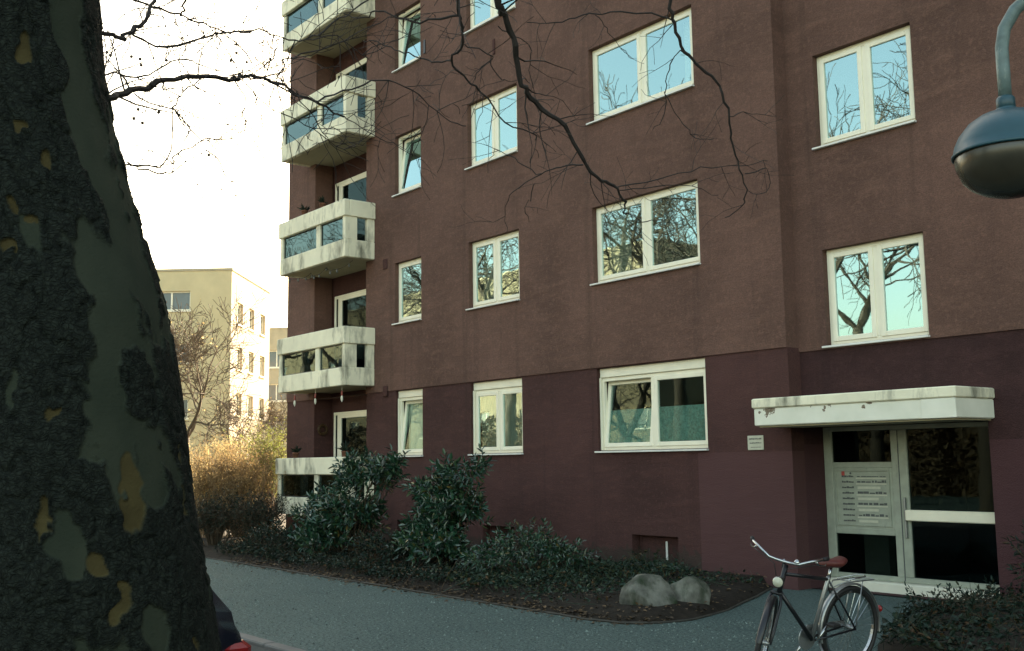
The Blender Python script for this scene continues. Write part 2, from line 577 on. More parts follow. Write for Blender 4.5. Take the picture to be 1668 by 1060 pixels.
def leaves(P, D, L, Wd, fold=.25, up=None, six=True):
    """P bases (n,3), D directions (n,3), L lengths, Wd widths -> verts, faces of folded leaf blades"""
    n = len(P)
    D = D / (np.linalg.norm(D, axis=1)[:, None] + 1e-9)
    if up is None:
        up = RNG.normal(size=(n, 3)) * .6 + np.array([0, 0, 1.0])
    S = np.cross(D, up)
    S /= np.linalg.norm(S, axis=1)[:, None] + 1e-9
    U = np.cross(S, D)
    L = np.asarray(L)[:, None]; Wd = np.asarray(Wd)[:, None]
    if six:
        droop = -U * L * .10
        b = P
        tip = P + D * L + droop * 1.6
        l1 = P + D * L * .35 + S * Wd * .5 + U * Wd * fold
        l2 = P + D * L * .72 + S * Wd * .38 + U * Wd * fold + droop
        r1 = P + D * L * .35 - S * Wd * .5 + U * Wd * fold
        r2 = P + D * L * .72 - S * Wd * .38 + U * Wd * fold + droop
        V = np.stack([b, l1, l2, tip, r2, r1], 1).reshape(-1, 3)
        k = np.arange(n)[:, None] * 6
        F = np.concatenate([k + np.array([0, 3, 2, 1]), k + np.array([0, 5, 4, 3])])
    else:
        tip = P + D * L
        l1 = P + D * L * .45 + S * Wd * .5 + U * Wd * fold
        r1 = P + D * L * .45 - S * Wd * .5 + U * Wd * fold
        V = np.stack([P, l1, tip, r1], 1).reshape(-1, 3)
        k = np.arange(n)[:, None] * 4
        F = np.concatenate([k + np.array([0, 2, 1]), k + np.array([0, 3, 2])])
    return V, F
def mesh_np(name, V, F, mat, parent, smooth=False):
    mb = MB()
    mb.v = V
    mb.f = F.tolist()
    return mb.build(name, mat, parent, smooth)

# ================================================================== SETTING
g = MB()
g.add([(-400, -400, -.14), (400, -400, -.14), (400, 600, -.14), (-400, 600, -.14)], [(0, 1, 2, 3)])
struct(g.build('ground', 'grass_ground'))
g = MB(); g.box(-120, 60, -15.5, -7.25, -.6, -.105)
struct(g.build('road', 'asphalt'))
g = MB(); g.box(-120, 60, -7.10, .35, -.6, 0.0)
struct(g.build('footpath', 'path_grey'))
g = MB(); g.box(-120, 60, -30, -15.65, -.6, 0.0)
struct(g.build('pavement', 'path_grey'))
kerb = MB(); kerb.box(-60, 30, -7.248, -7.102, -.6, -.02)
kerb = struct(kerb.build('kerb', 'kerb_stone'))
one = None
for i in range(26):
    if one is None:
        q = MB(); q.box(-.494, .494, -.073, .073, -.02, .026, .012)
        one = q.build('kerb_stone', 'kerb_stone', kerb)
        one.location = Vector((-20.5, -7.175, 0)) - kerb.location
        k0 = one
    else:
        k0 = one.copy(); COL.objects.link(k0); k0.parent = kerb
        k0.location = Vector((-20.5 + i, -7.175, random.uniform(-.004, .004))) - kerb.location

# planting bed to the left of the entrance: its edge runs straight, then swings round to the wall
def vmin(u):
    base = -3.60 - .018 * (u + 20)
    return np.where(u < -9.4, base, np.interp(u, [-9.4, -9.0, -8.6, -8.35, -8.22], [-3.79, -3.82, -3.74, -3.5, -3.05]))
def vmax(u):
    return np.interp(u, [-9.5, -9.3, -9.0, -8.7, -8.45, -8.22], [.05, -.35, -.95, -1.6, -2.15, -3.0])
us = np.concatenate([np.linspace(-40, -20, 41), np.linspace(-19.8, -8.22, 130)])
ts = np.linspace(0, 1, 34)
V = []
for u in us:
    a, b = float(vmin(np.array(u))), float(vmax(np.array(u)))
    if u < -24:
        b = 6.0
    for s in ts:
        vv = a + (b - a) * s
        e = min(s, (1 - s) if u > -9.6 else 1, (1 - (u + 8.22 + 1) if u > -9.22 else 1)) * max(b - a, .01)
        z = .012 + .13 * (1 - math.exp(-max(e, 0) * 3.0)) + .03 * (float(fbm(np.array(u * 2.1), np.array(vv * 2.1), 3)) - .5) * min(1, e * 4)
        V.append((u, vv, z))
F = []
n = len(ts)
for i in range(len(us) - 1):
    for j in range(n - 1):
        F.append((i * n + j, i * n + n + j, i * n + n + j + 1, i * n + j + 1))
mb = MB(); mb.v = V; mb.f = F
struct(mb.build('planting_bed', 'soil', None, True))
def bed_z(u, v_):
    return .09
edge_u = np.concatenate([np.linspace(-40, -9.5, 60), np.linspace(-9.4, -8.24, 14)])
pts = [(u, float(vmin(np.array(u))) - .012, .012) for u in edge_u]
pts += [(u, float(vmax(np.array(u))) - .012, .012) for u in (-8.24, -8.45, -8.7, -9.0, -9.3, -9.42)]
e = MB(); e.tube([(a + RNG.normal() * .006, b + RNG.normal() * .006, c + RNG.normal() * .003) for a, b, c in pts], .014, 5)
struct(e.build('bed_edging', 'edging_stone'))
# bed to the right of the entrance
V = []; F = []
nu, nv = 60, 30
for i in range(nu):
    for j in range(nv):
        tt = j / (nv - 1)
        vv = -3.7 + tt * 3.95
        u0 = np.interp(vv, [-3.7, -3.0, -1.5, -.3, .25], [-5.5, -5.95, -6.6, -6.55, -6.40])
        u = u0 + (9 - u0) * (i / (nu - 1)) ** 1.6
        z = .012 + .16 * (1 - math.exp(-max(min(u - u0, vv + 3.7), 0) * 2.5)) + .03 * float(fbm(np.array(u * 2.), np.array(vv * 2.), 5))
        V.append((u, vv, z))
for i in range(nu - 1):
    for j in range(nv - 1):
        F.append((i * nv + j, i * nv + nv + j, i * nv + nv + j + 1, i * nv + j + 1))
mb = MB(); mb.v = V; mb.f = F
struct(mb.build('planting_bed', 'soil', None, True))

# ================================================================== APARTMENT BUILDING
BL, BR, BTOP, BACK = -23.9, 9.0, 15.1, 11.0
SPLIT = -9.07
VB = .27                                  # right-hand part stands back
LINE_A, LINE_B = 3.255, 3.195
H = 2.75
S0, HW, HW0 = 1.885, 1.285, 1.335
COLS = {1: (-19.0, -18.0), 2: (-16.37, -14.83), 3: (-12.88, -10.55)}
SB, HB, COLB = 3.225, 1.31, (-8.61, -7.115)
LOG = (-22.53, -20.17)
bld = empty('apartment_building', (-7.0, 5.0, 0))
tag(bld, 'tall dark red-brown rendered apartment block with white windows and stacked balconies', 'building')

def facade(name, u0, u1, z0, z1, v, holes, mat, depth=.30, ends=(0, 0)):
    U = sorted({u0, u1} | {h for q in holes for h in q[:2] if u0 < h < u1})
    Zs = sorted({z0, z1} | {h for q in holes for h in q[2:4] if z0 < h < z1})
    mb = MB()
    def inside(u, z):
        return any(a < u < b and c < z < d for a, b, c, d in [q[:4] for q in holes])
    for i in range(len(U) - 1):
        for j in range(len(Zs) - 1):
            if inside((U[i] + U[i + 1]) / 2, (Zs[j] + Zs[j + 1]) / 2):
                continue
            mb.add([(U[i], v, Zs[j]), (U[i + 1], v, Zs[j]), (U[i + 1], v, Zs[j + 1]), (U[i], v, Zs[j + 1])], [(0, 1, 2, 3)])
    for q in holes:
        a, b, c, d = max(q[0], u0), min(q[1], u1), max(q[2], z0), min(q[3], z1)
        if a >= b or c >= d:
            continue
        dp = q[4] if len(q) > 4 else depth
        w_ = v + dp
        mb.add([(a, v, c), (a, w_, c), (a, w_, d), (a, v, d)], [(0, 1, 2, 3)])
        mb.add([(b, v, c), (b, w_, c), (b, w_, d), (b, v, d)], [(3, 2, 1, 0)])
        if q[3] <= z1:
            mb.add([(a, v, d), (b, v, d), (b, w_, d), (a, w_, d)], [(3, 2, 1, 0)])
        if q[2] >= z0:
            mb.add([(a, v, c), (b, v, c), (b, w_, c), (a, w_, c)], [(0, 1, 2, 3)])
    # bottom and end faces so that no edge is paper-thin
    mb.add([(u0, v, z0), (u1, v, z0), (u1, v + .3, z0), (u0, v + .3, z0)], [(3, 2, 1, 0)])
    if ends[1]:
        mb.add([(u1, v, z0), (u1, v + ends[1], z0), (u1, v + ends[1], z1), (u1, v, z1)], [(0, 1, 2, 3)])
    if ends[0]:
        mb.add([(u0, v, z0), (u0, v + ends[0], z0), (u0, v + ends[0], z1), (u0, v, z1)], [(3, 2, 1, 0)])
    return mb.build(name, mat, bld)

holesA = []
for k, (a, b) in COLS.items():
    for fl in range(5):
        z = S0 + .02 + fl * H
        holesA.append((a, b, z, z + (HW0 if fl == 0 else HW)))
holesA.append((LOG[0], LOG[1], .70, 14.6, .47))
base_win = (-12.17, -11.20, .17, .60)
base_win2 = (-16.05, -15.10, .17, .60)
base_win3 = (-18.95, -18.05, .17, .60)
bw = [q + (.25,) for q in (base_win, base_win2, base_win3)]
holesB = [(COLB[0], COLB[1], SB + .02 + k * H, SB + .02 + k * H + HB) for k in range(5)]
ENT = (-9.07, -6.45, .0, 2.165, .55)
UP = -.022                                # the insulated upper render stands a little proud
facade('upper_wall', BL, SPLIT, LINE_A, BTOP, UP, holesA, 'wall_brown', ends=(10.5, VB + .05))
facade('lower_wall', BL, SPLIT, -.4, LINE_A, 0.0, holesA + bw, 'wall_maroon', ends=(10.5, VB + .05))
facade('upper_wall', SPLIT, BR, LINE_B, BTOP, VB + UP, holesB, 'wall_brown', ends=(0, 10))
facade('lower_wall', SPLIT, BR, -.4, LINE_B, VB, holesB + [ENT], 'wall_maroon_right', ends=(0, 10))
q = MB(); q.box(SPLIT - .30, SPLIT - .0015, VB + .06, VB + .56, -.3, 2.4)
q.build('entrance_reveal', 'wall_maroon_right', bld)
q = MB(); q.box(BL, BR, BACK - .3, BACK, -.4, BTOP)
q.build('rear_wall', 'wall_brown', bld)
q = MB(); q.box(BL - .12, BR + .1, -.16, BACK + .1, BTOP, BTOP + .28)
q.build('roof', 'slate_cover', bld)

def bars(mb, u0, u1, z0, z1, v0, v1, wd, bev=.006):
    """rectangular frame of four butted bars"""
    wl, wr, wb, wt = wd if isinstance(wd, tuple) else (wd,) * 4
    mb.box(u0, u0 + wl, v0, v1, z0, z1, bev)
    mb.box(u1 - wr, u1, v0, v1, z0, z1, bev)
    mb.box(u0 + wl, u1 - wr, v0 + .0015, v1 - .0015, z0, z0 + wb, bev)
    mb.box(u0 + wl, u1 - wr, v0 + .0015, v1 - .0015, z1 - wt, z1, bev)
    return mb
def tilt_fn(zb, v, ang):
    c_, s_ = math.cos(ang), math.sin(ang)
    return lambda q: np.array([q[0], v + (q[1] - v) * c_ + (q[2] - zb) * s_, zb - (q[1] - v) * s_ + (q[2] - zb) * c_])
def room(u0, u1, z0, z1, v, parent, mat='room', depth=3.0, side=.5):
    mb = MB()
    a, b, c, d = u0 - side, u1 + side, z0 - .7, z1 + .15
    e0, e1 = v, v + depth
    vs = [(a, e0, c), (b, e0, c), (b, e1, c), (a, e1, c), (a, e0, d), (b, e0, d), (b, e1, d), (a, e1, d)]
    mb.add(vs, [(0, 1, 2, 3), (7, 6, 5, 4), (1, 5, 6, 2), (2, 6, 7, 3), (3, 7, 4, 0)])
    # front face of the room round the opening, so no daylight slips in behind the wall
    mb.add([(a, e0, c), (b, e0, c), (b, e0, d), (a, e0, d), (u0, e0, z0), (u1, e0, z0), (u1, e0, z1), (u0, e0, z1)],
           [(0, 4, 5, 1), (1, 5, 6, 2), (2, 6, 7, 3), (3, 7, 4, 0)])
    return mb.build('room', mat, parent)
def curtain(u0, u1, z0, z1, v, parent, mat='curtain', folds=12, amp=.03, name='curtain'):
    n = folds * 6
    vs = []
    for i in range(n + 1):
        u = u0 + (u1 - u0) * i / n
        o_ = amp * math.sin(i / 6 * 2 * math.pi + 1.3 * math.sin(i * .21)) * (1 if i % 7 else .6)
        vs += [(u, v + o_, z0), (u + .006 * math.sin(i), v + o_ * .6, z1)]
    fs = [(2 * i, 2 * i + 2, 2 * i + 3, 2 * i + 1) for i in range(n)]
    mb = MB(); mb.add(vs, fs)
    return mb.build(name, mat, parent, True)

def window(u0, u1, z0, z1, v, leafs, tilts=(), shutter=0.0, label=None, glass='pane'):
    rec = v + .095
    zt = z1 - shutter
    f = MB()
    fw = .062
    bars(f, u0 + .001, u1 - .001, z0, zt, rec, rec + .07, fw)
    if leafs == 2:
        mid = (u0 + u1) / 2
        f.box(mid - .045, mid + .045, rec + .002, rec + .068, z0 + fw, zt - fw, .006)
        spans = [(u0 + fw - .012, mid - .033), (mid + .033, u1 - fw + .012)]
    else:
        spans = [(u0 + fw - .012, u1 - fw + .012)]
    win = f.build('window', 'white_frame', bld)
    if label:
        win['label'] = label
    for i, (a, b) in enumerate(spans):
        zb, ztt = z0 + fw - .012, zt - fw + .012
        s = bars(MB(), a, b, zb, ztt, rec - .014, rec + .05, .068)
        pn = MB().box(a + .064, b - .064, rec + .012, rec + .022, zb + .064, ztt - .064)
        if i in tilts:
            ang = .115
            fn = tilt_fn(zb, rec + .02, ang)
            s.xf(fn); pn.xf(fn)
        s.build('sash', 'white_frame', win)
        pn.build('pane', glass, win)
    si = MB().box(u0 - .045, u1 + .012, v - .055, rec + .0, z0 - .034, z0 - .008, .004)
    si.build('sill', 'sill_metal', win)
    if shutter:
        sb = MB().box(u0 + .002, u1 - .002, rec - .03, rec + .16, zt + .0015, z1 - .001, .008)
        sb.build('shutter_box', 'white_frame', win)
        for a, b in ((u0 + .0015, u0 + .032), (u1 - .032, u1 - .0015)):
            MB().box(a, b, rec - .045, rec - .002, z0 + .002, zt - .001, .004).build('shutter_rail', 'white_frame', win)
    room(u0, u1, z0, z1, v + .301, win)
    return win

WIN = {}
for k, (a, b) in COLS.items():
    for fl in range(5):
        z = S0 + .02 + fl * H
        hh = HW0 if fl == 0 else HW
        tl = ()
        if k == 1 and fl in (2, 3, 0):
            tl = (0,)
        if k == 3 and fl == 0:
            tl = (0,)
        WIN[k, fl] = window(a, b, z, z + hh, 0.0 if fl == 0 else UP, 1 if k == 1 else 2, tl, .15 if fl == 0 else 0.0, None, 'pane_ground' if fl == 0 and k != 2 else 'pane')
for k in range(4):
    z = SB + .02 + k * H
    WIN[4, k] = window(COLB[0], COLB[1], z, z + HB, VB + UP, 2)
# what hangs behind the panes
curtain(-16.29, -15.64, 1.96, 3.05, .20, WIN[2, 0], folds=6, amp=.018)
curtain(-15.56, -14.90, 1.96, 3.05, .20, WIN[2, 0], folds=6, amp=.018)
curtain(-18.95, -18.05, 1.95, 3.05, .29, WIN[1, 0], folds=4, amp=.05)
for i, (a, b) in enumerate(((-12.76, -11.815), (-11.615, -10.665))):
    q = MB().box(a, b, .1185, .1215, 2.03, 2.56)
    if i == 0:
        q.xf(tilt_fn(S0 + .02 + .05, .115, .115))
    q.build('privacy_film', 'film', WIN[3, 0])
curtain(-12.83, -12.30, 1.95 + H, 3.1 + H, .30, WIN[3, 1], folds=5, amp=.04)
curtain(-11.0, -10.58, 1.95 + 2 * H, 3.1 + 2 * H, .30, WIN[3, 2], folds=4, amp=.04)
curtain(-16.32, -15.95, 1.95 + H, 3.1 + H, .30, WIN[2, 1], folds=4)

# cellar windows
for n_, (a, b, c, d) in enumerate((base_win, base_win2, base_win3)):
    f = bars(MB(), a + .002, b - .002, c + .002, d - .002, .17, .21, .035)
    cw = f.build('cellar_window', 'wall_maroon', bld)
    MB().box(a + .04, b - .04, .183, .19, c + .04, d - .04).build('pane', 'wall_maroon', cw)
    if n_ == 0:
        MB().box(-11.60, -11.565, .145, .168, c + .05, d - .09, .006).build('latch_bar', 'sill_metal', cw)
    MB().box(a - .02, b + .02, -.04, .165, c - .032, c + .0015, .004).build('sill', 'kerb_stone', cw)
    room(a, b, c, d, .252, cw, depth=.8, side=.1)

# loggias and balconies
back = MB().box(LOG[0] - .3, LOG[1] + .3, .472, .60, .4, 14.9)
back.build('loggia_back_wall', 'wall_maroon', bld)
PB = -.77
BU0, BU1 = -22.85, -19.80
for fl in range(5):
    zb = .645 + fl * H
    sl = MB().box(BU0 + .10, BU1 - .10, PB + .10, .46, zb + .012, zb + .20)
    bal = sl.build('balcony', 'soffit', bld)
    th = .11
    def ring(z0, z1, name, grow=0.0):
        MB().box(BU0 - grow, BU1 + grow, PB - grow, PB + th, z0, z1, .012).build(name, 'concrete_pale', bal)
        for a, b in ((BU0 - grow, BU0 + th), (BU1 - th, BU1 + grow)):
            MB().box(a, b, PB + th + .0015, -.024 if fl else -.002, z0, z1, .012).build(name, 'concrete_pale', bal)
    ring(zb, zb + .385, 'parapet_band')
    ring(zb + .885, zb + 1.25, 'handrail_band', .03)
    z0, z1 = zb + .384, zb + .886
    for (a, b, c, d) in ((BU1 - .125, BU1 - .006, PB + .012, PB + .31), (BU1 - .115, BU1 - .006, -.21, -.026),
                         (BU0 + .006, BU0 + .125, PB + .012, PB + .16), (BU0 + .006, BU0 + .115, -.21, -.026),
                         (-21.10, -20.93, PB + .012, PB + .10), (-22.02, -21.94, PB + .012, PB + .10)):
        if (a, b) == (-22.02, -21.94):
            continue
        MB().box(a, b, c, d, z0, z1, .008).build('post', 'concrete_pale', bal)
    for a, b in ((BU0 + .13, -21.105), (-20.925, BU1 - .13)):
        fr = bars(MB(), a, b, z0 + .002, z1 - .002, PB + .05, PB + .075, .022, .003)
        fr.build('panel_frame', 'black_paint', bal)
        MB().box(a + .022, b - .022, PB + .058, PB + .066, z0 + .024, z1 - .024).build('glass_panel', 'pane_balcony', bal)
    MB().box(BU0 + .05, BU0 + .062, PB + .165, -.215, z0 + .003, z1 - .003).build('slot_blocker', 'black_paint', bal)  # black sheet added across the far slot, so no sky shows through
    # balcony door
    zd0, zd1 = zb + .21, zb + 2.30
    d = bars(MB(), -22.37, -20.62, zd0, zd1, .425, .471, .07)
    d.box(-22.20, -22.08, .427, .470, zd0 + .07, zd1 - .07, .006)
    dr = d.build('balcony_door', 'white_frame', bld)
    s = bars(MB(), -22.075, -20.69, zd0 + .06, zd1 - .06, .405, .46, .085)
    s.build('sash', 'white_frame', dr)
    MB().box(-22.0, -20.77, .428, .438, zd0 + .13, zd1 - .13).build('pane', 'pane_dark', dr)
    MB().box(-22.30, -22.20, .445, .455, zd0 + .07, zd1 - .07).build('pane', 'pane_dark', dr)
    MB().box(-22.30, -20.70, .462, .4705, zd0 + .07, zd1 - .07).build('pane_backing', 'room', dr)  # dark sheet in the room colour behind the panes, in place of a room
    if fl == 0:
        MB().box(-22.0, -20.77, .440, .446, zd0 + .13, zd0 + 1.15).build('privacy_film', 'film', dr)
# wall vents
for x, y, a in ((692, 76, 0), (805, 76, 0), (628, 637, 0), (628, 430, 0)):
    c = on(x, y, 1, UP)
    hh = .15 if y < 100 else .11
    ww = .035 if y < 100 else .085
    MB().box(c[0] - ww, c[0] + ww, UP - .02, UP - .001, c[2] - hh, c[2] + hh, .006).build('wall_vent', 'wall_maroon' if y > 100 or x > 800 else 'black_paint', bld)

# entrance
VD = VB + .43
ent = MB()
bars(ent, -9.066, -6.455, .13, 2.16, VD, VD + .08, (.13, .06, .07, .06))
ent.box(-8.03, -7.80, VD + .002, VD + .078, .20, 2.10, .008)
ent.box(-8.936, -8.03, VD + .004, VD + .076, 1.60, 1.68, .008)
ent.box(-8.936, -8.03, VD + .004, VD + .076, .72, .80, .008)
entr = ent.build('entrance_front', 'panel_white', bld)
entr['label'] = 'pale metal entrance front with dark glass and bell panel'
MB().box(-8.936, -8.03, VD + .03, VD + .04, 1.68, 2.10).build('pane', 'pane_dark', entr)
MB().box(-8.936, -8.03, VD + .03, VD + .04, .20, .72).build('pane', 'pane_dark', entr)
MB().box(-7.80, -6.52, VD + .03, VD + .04, .20, 2.10).build('pane', 'pane_dark', entr)
MB().box(-7.83, -6.50, VD - .075, VD - .012, .925, 1.065, .012).build('push_bar', 'white_frame', entr)
MB().box(-7.86, -7.835, VD - .05, VD - .001, .70, 1.22, .008).build('door_handle', 'steel_dull', entr)
MB().box(-7.925, -7.915, VD - .006, VD + .001, .15, 2.09).build('door_seam', 'ink', entr)
MB().box(-8.934, -8.032, VD + .012, VD + .05, .80, 1.60).build('bell_panel', 'panel_white', entr)
pf = bars(MB(), -8.90, -8.07, .83, 1.575, VD - .006, VD + .0115, .018, .003)
pf.build('panel_trim', 'panel_white', entr)
# rows of name strips and lettering, too far off to be read
rows = MB(); cells = MB(); r2 = random.Random(5)
zz = 1.49
for i in range(9):
    x = -8.80
    while x < -8.62:
        l = r2.uniform(.012, .04)
        rows.box(x, min(x + l, -8.62), VD + .006, VD + .0115, zz - .012, zz + r2.uniform(.004, .014))
        x += l + r2.uniform(.004, .01)
    if i in (0, 1, 3, 5, 7):
        x = -8.56
        while x < -8.14:
            l = r2.uniform(.02, .09)
            rows.box(x, min(x + l, -8.13), VD + .006, VD + .0115, zz - .010, zz + (r2.uniform(.004, .022) if i else .002))
            x += l + r2.uniform(.006, .025)
        cells.box(-8.58, -8.12, VD + .0075, VD + .0118, zz - .035, zz - .020)
    else:
        cells.box(-8.56, -8.30 + r2.uniform(-.05, .1), VD + .0075, VD + .0118, zz - .02, zz + .012)
    zz -= .074
rows.build('lettering', 'ink', entr)
cells.build('name_strips', 'plate_white', entr)
MB().box(-8.80, -8.755, VD + .005, VD + .0112, 1.50, 1.56).build('logo_mark', 'ink_red', entr)
MB().lathe([(.0, -.006), (.014, -.006), (.014, 0), (0, .001)], (-8.66, VD + .009, 1.53), 12, 1).build('logo_mark', 'ink', entr)
# pale thing standing inside behind the lower pane
MB().box(-8.80, -8.42, VD + .45, VD + .60, .1, .74).build('pale_chest', 'plate_white', entr)
room(-9.06, -6.46, .13, 2.16, VD + .085, entr, depth=4.0, side=.2)
# worn threshold under the entrance
th = MB().box(-9.06, -6.46, VD - .14, VD + .12, -.05, .128, .02)
th.build('threshold', 'concrete_white', bld)
# canopy
cv0, cv1, cu0, cu1 = -.60, VB - .003, -9.21, -6.36
c = MB().box(cu0, cu1, cv0, cv1, 2.175, 2.405, .012)
can = c.build('canopy', 'canopy_paint', bld)
MB().box(cu0 - .02, cu1 + .02, cv0 - .025, cv1, 2.4065, 2.535, .014).build('canopy_slab', 'concrete_pale', can)
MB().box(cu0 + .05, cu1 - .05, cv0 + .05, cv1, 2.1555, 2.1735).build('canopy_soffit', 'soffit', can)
MB().box(cu1 - .42, cu1 + .008, cv0 - .012, cv0 - .001, 2.178, 2.402, .004).build('fascia_plate', 'canopy_paint', can)

# house sign on the wall
sg = MB().box(-9.81, -9.535, -.016, -.001, 1.865, 2.065, .004)
sg = sg.build('sign', 'plate_white')
tag(sg, 'small white enamel sign on the maroon wall left of the entrance', 'sign')
tx = MB(); r3 = random.Random(3)
for z, h_, a, b in ((2.01, .022, -9.78, -9.56), (1.955, .018, -9.77, -9.57), (1.90, .016, -9.755, -9.575)):
    x = a
    while x < b:
        l = r3.uniform(.008, .022) if z > 1.91 else .18
        tx.box(x, min(x + l, b), -.0185, -.0165, z, z + h_ * r3.uniform(.6, 1) * (.5 if z < 1.91 else 1))
        x += l + r3.uniform(.004, .009)
tx.build('lettering', 'ink', sg)

# ================================================================== SMALL THINGS ON THE BALCONIES
def lerp(a, b, t_):
    return np.array(a) * (1 - t_) + np.array(b) * t_
sl_pts = [(-22.75, -.70, 6.14), (-22.2, -.62, 6.02), (-21.8, -.5, 6.10), (-21.4, -.62, 5.98), (-21.0, -.55, 6.10), (-20.5, -.66, 5.96), (-20.0, -.45, 6.12)]
sl = empty('string_lights', (-21.4, -.6, 6.0))
tag(sl, 'thin string of small bulbs drooping under the second-floor balcony', 'string lights')
wp = []
for i in range(len(sl_pts) - 1):
    for k in range(5):
        q = lerp(sl_pts[i], sl_pts[i + 1], k / 5)
        q[2] -= .05 * math.sin(math.pi * k / 5)
        wp.append(q)
wp.append(np.array(sl_pts[-1]))
MB().tube(wp, .006, 4).build('wire', 'black_paint', sl)
for i in range(2, len(wp), 3):
    q = wp[i]
    MB().lathe([(.001, 0), (.012, -.004), (.013, -.022), (.022, -.042), (.024, -.058), (.014, -.078), (.001, -.083)], q, 10).build('bulb', 'bulb_glass', sl, True)
for i, (u, v_, z) in enumerate(((-22.15, -.70, 3.40), (-21.25, -.66, 3.40), (-20.15, -.62, 3.40))):
    hg = empty('hanging_ornament', (u, v_, z - .34))
    tag(hg, ['red and white hanging ornament at the far left under the first-floor balcony', 'red and white hanging ornament in the middle under the first-floor balcony',
             'red and white hanging ornament nearest the wall under the first-floor balcony'][i], 'ornament', 'ornaments under the first-floor balcony')
    MB().tube([(u, v_, z + .012), (u, v_, z - .10)], .004, 4).build('string', 'curtain', hg)
    MB().lathe([(.002, 0), (.018, -.02), (.022, -.08), (.010, -.12)], (u, v_, z - .09), 10).build('red_bead', 'strap_red', hg, True)
    MB().lathe([(.009, 0), (.024, -.02), (.028, -.08), (.004, -.14)], (u, v_, z - .205), 10).build('tassel', 'concrete_white', hg, True)
wr = MB(); wr.torus((LOG[0] + .05, .20, 2.55), .105, .035, 0, 22, 7)
wr.xf(lambda q: q + np.array([0, .012 * math.sin(q[2] * 90), .012 * math.sin(q[1] * 110)]))
tag(wr.build('wreath', 'leaf_dark', None, True), 'small dark wreath on the side wall of the ground-floor loggia', 'wreath')
def pot_plant(c, label, h_=.20):
    e = empty('potted_plant', c)
    tag(e, label, 'plant', 'small plants on balcony rails')
    MB().lathe([(.001, 0), (.055, 0), (.075, .10), (.08, .10), (.08, .12), (.06, .12), (.001, .11)], c, 14).build('pot', 'pot_clay', e, True)
    P = np.tile(np.array(c) + [0, 0, .11], (40, 1)) + RNG.normal(size=(40, 3)) * [.02, .02, .0]
    D = RNG.normal(size=(40, 3)) * [.6, .6, .3] + [0, 0, .9]
    V, F = leaves(P, D, RNG.uniform(.5, 1, 40) * h_, RNG.uniform(.02, .04, 40))
    mesh_np('leaves', V, F, 'leaf_dark', e)
pot_plant((-22.05, -.71, 1.897), 'tiny potted plant on the ground-floor balcony rail, left one')
pot_plant((-19.90, -.68, 1.897), 'tiny potted plant on the ground-floor balcony rail by the wall', .26)
pot_plant((-21.75, -.71, 7.397), 'tiny potted plant on the second-floor balcony rail, left one')
pot_plant((-20.9, -.71, 7.397), 'tiny potted plant on the second-floor balcony rail, right one', .22)

# ================================================================== SHRUBS
def jit(n, s):
    return RNG.normal(size=(n, 3)) * s
def laurel(loc, lobes, label, n_shoot, leaf=(.075, .125), mat='leaf_laurel', group='evergreen shrubs along the wall', cat='shrub'):
    """lobes: (dx, dy, z, rx, ry, rz).  Shoots of large leaves standing out of each lobe, woody stems inside."""
    e = empty('laurel_shrub', loc)
    tag(e, label, cat, group)
    base = np.array(loc)
    L = np.array(lobes, float)
    wgt = (L[:, 3] * L[:, 4] * L[:, 5]) ** (2 / 3)
    wgt /= wgt.sum()
    P, D = [], []
    tips = []
    for i in range(n_shoot):
        k = RNG.choice(len(L), p=wgt)
        d = RNG.normal(size=3); d /= np.linalg.norm(d)
        if d[2] < -.35:
            d[2] *= -.5
        r = RNG.uniform(.55, 1.08)
        c = base + L[k, :3] + d * L[k, 3:] * r
        if c[2] < .12:
            c[2] = .12 + RNG.uniform(0, .1)
        ax = d * [1, 1, .6] + [0, 0, .55] + RNG.normal(size=3) * .25
        ax /= np.linalg.norm(ax)
        tips.append((c, k))
        m_ = RNG.integers(8, 13)
        for j in range(m_):
            s = (j + .5) / m_
            phi = j * 2.4 + i
            side = np.cross(ax, [math.cos(phi), math.sin(phi), .3]); side /= np.linalg.norm(side)
            P.append(c + ax * (s - .6) * .22)
            D.append(side * (1.15 - .75 * s) + ax * (.25 + .75 * s) + [0, 0, -.15])
    P, D = np.array(P), np.array(D)
    n = len(P)
    ll = RNG.uniform(*leaf, n)
    V, F = leaves(P, D, ll, ll * RNG.uniform(.30, .42, n), .16)
    stuff(mesh_np('foliage', V, F, mat, e))
    st = MB()
    sk = min(1.0, (L[:, 2] + L[:, 5]).max() / 1.5)
    for i in range(0, len(tips), max(1, len(tips) // 46)):
        c, k = tips[i]
        b0 = base + [RNG.normal() * .10, RNG.normal() * .10, 0]
        mid = lerp(b0, c, .5) + np.array([0, 0, .12]) * sk + RNG.normal(size=3) * .05 * sk
        st.tube([b0, lerp(b0, mid, .6), mid, lerp(mid, c, .6), c], np.array([.016, .013, .011, .008, .005]) * sk, 5)
    st.build('stems', 'twig_brown', e)
    return e
laurel((-17.15, -2.15, .05), [(-.75, -.1, .75, .62, .5, .55), (-.35, 0, .55, .75, .6, .5), (.25, -.1, .75, .6, .55, .55), (.35, .1, 1.35, .72, .5, .45), (.95, .15, 1.55, .42, .3, .30), (-.55, -.3, .35, .55, .45, .35),
                               (-.1, -.55, .35, .6, .45, .33), (.05, .1, 1.6, .4, .35, .3), (1.15, .25, 1.72, .22, .2, .16)],
       'tall glossy dark green laurel bush covering the ground-floor balcony', 560, (.09, .15))
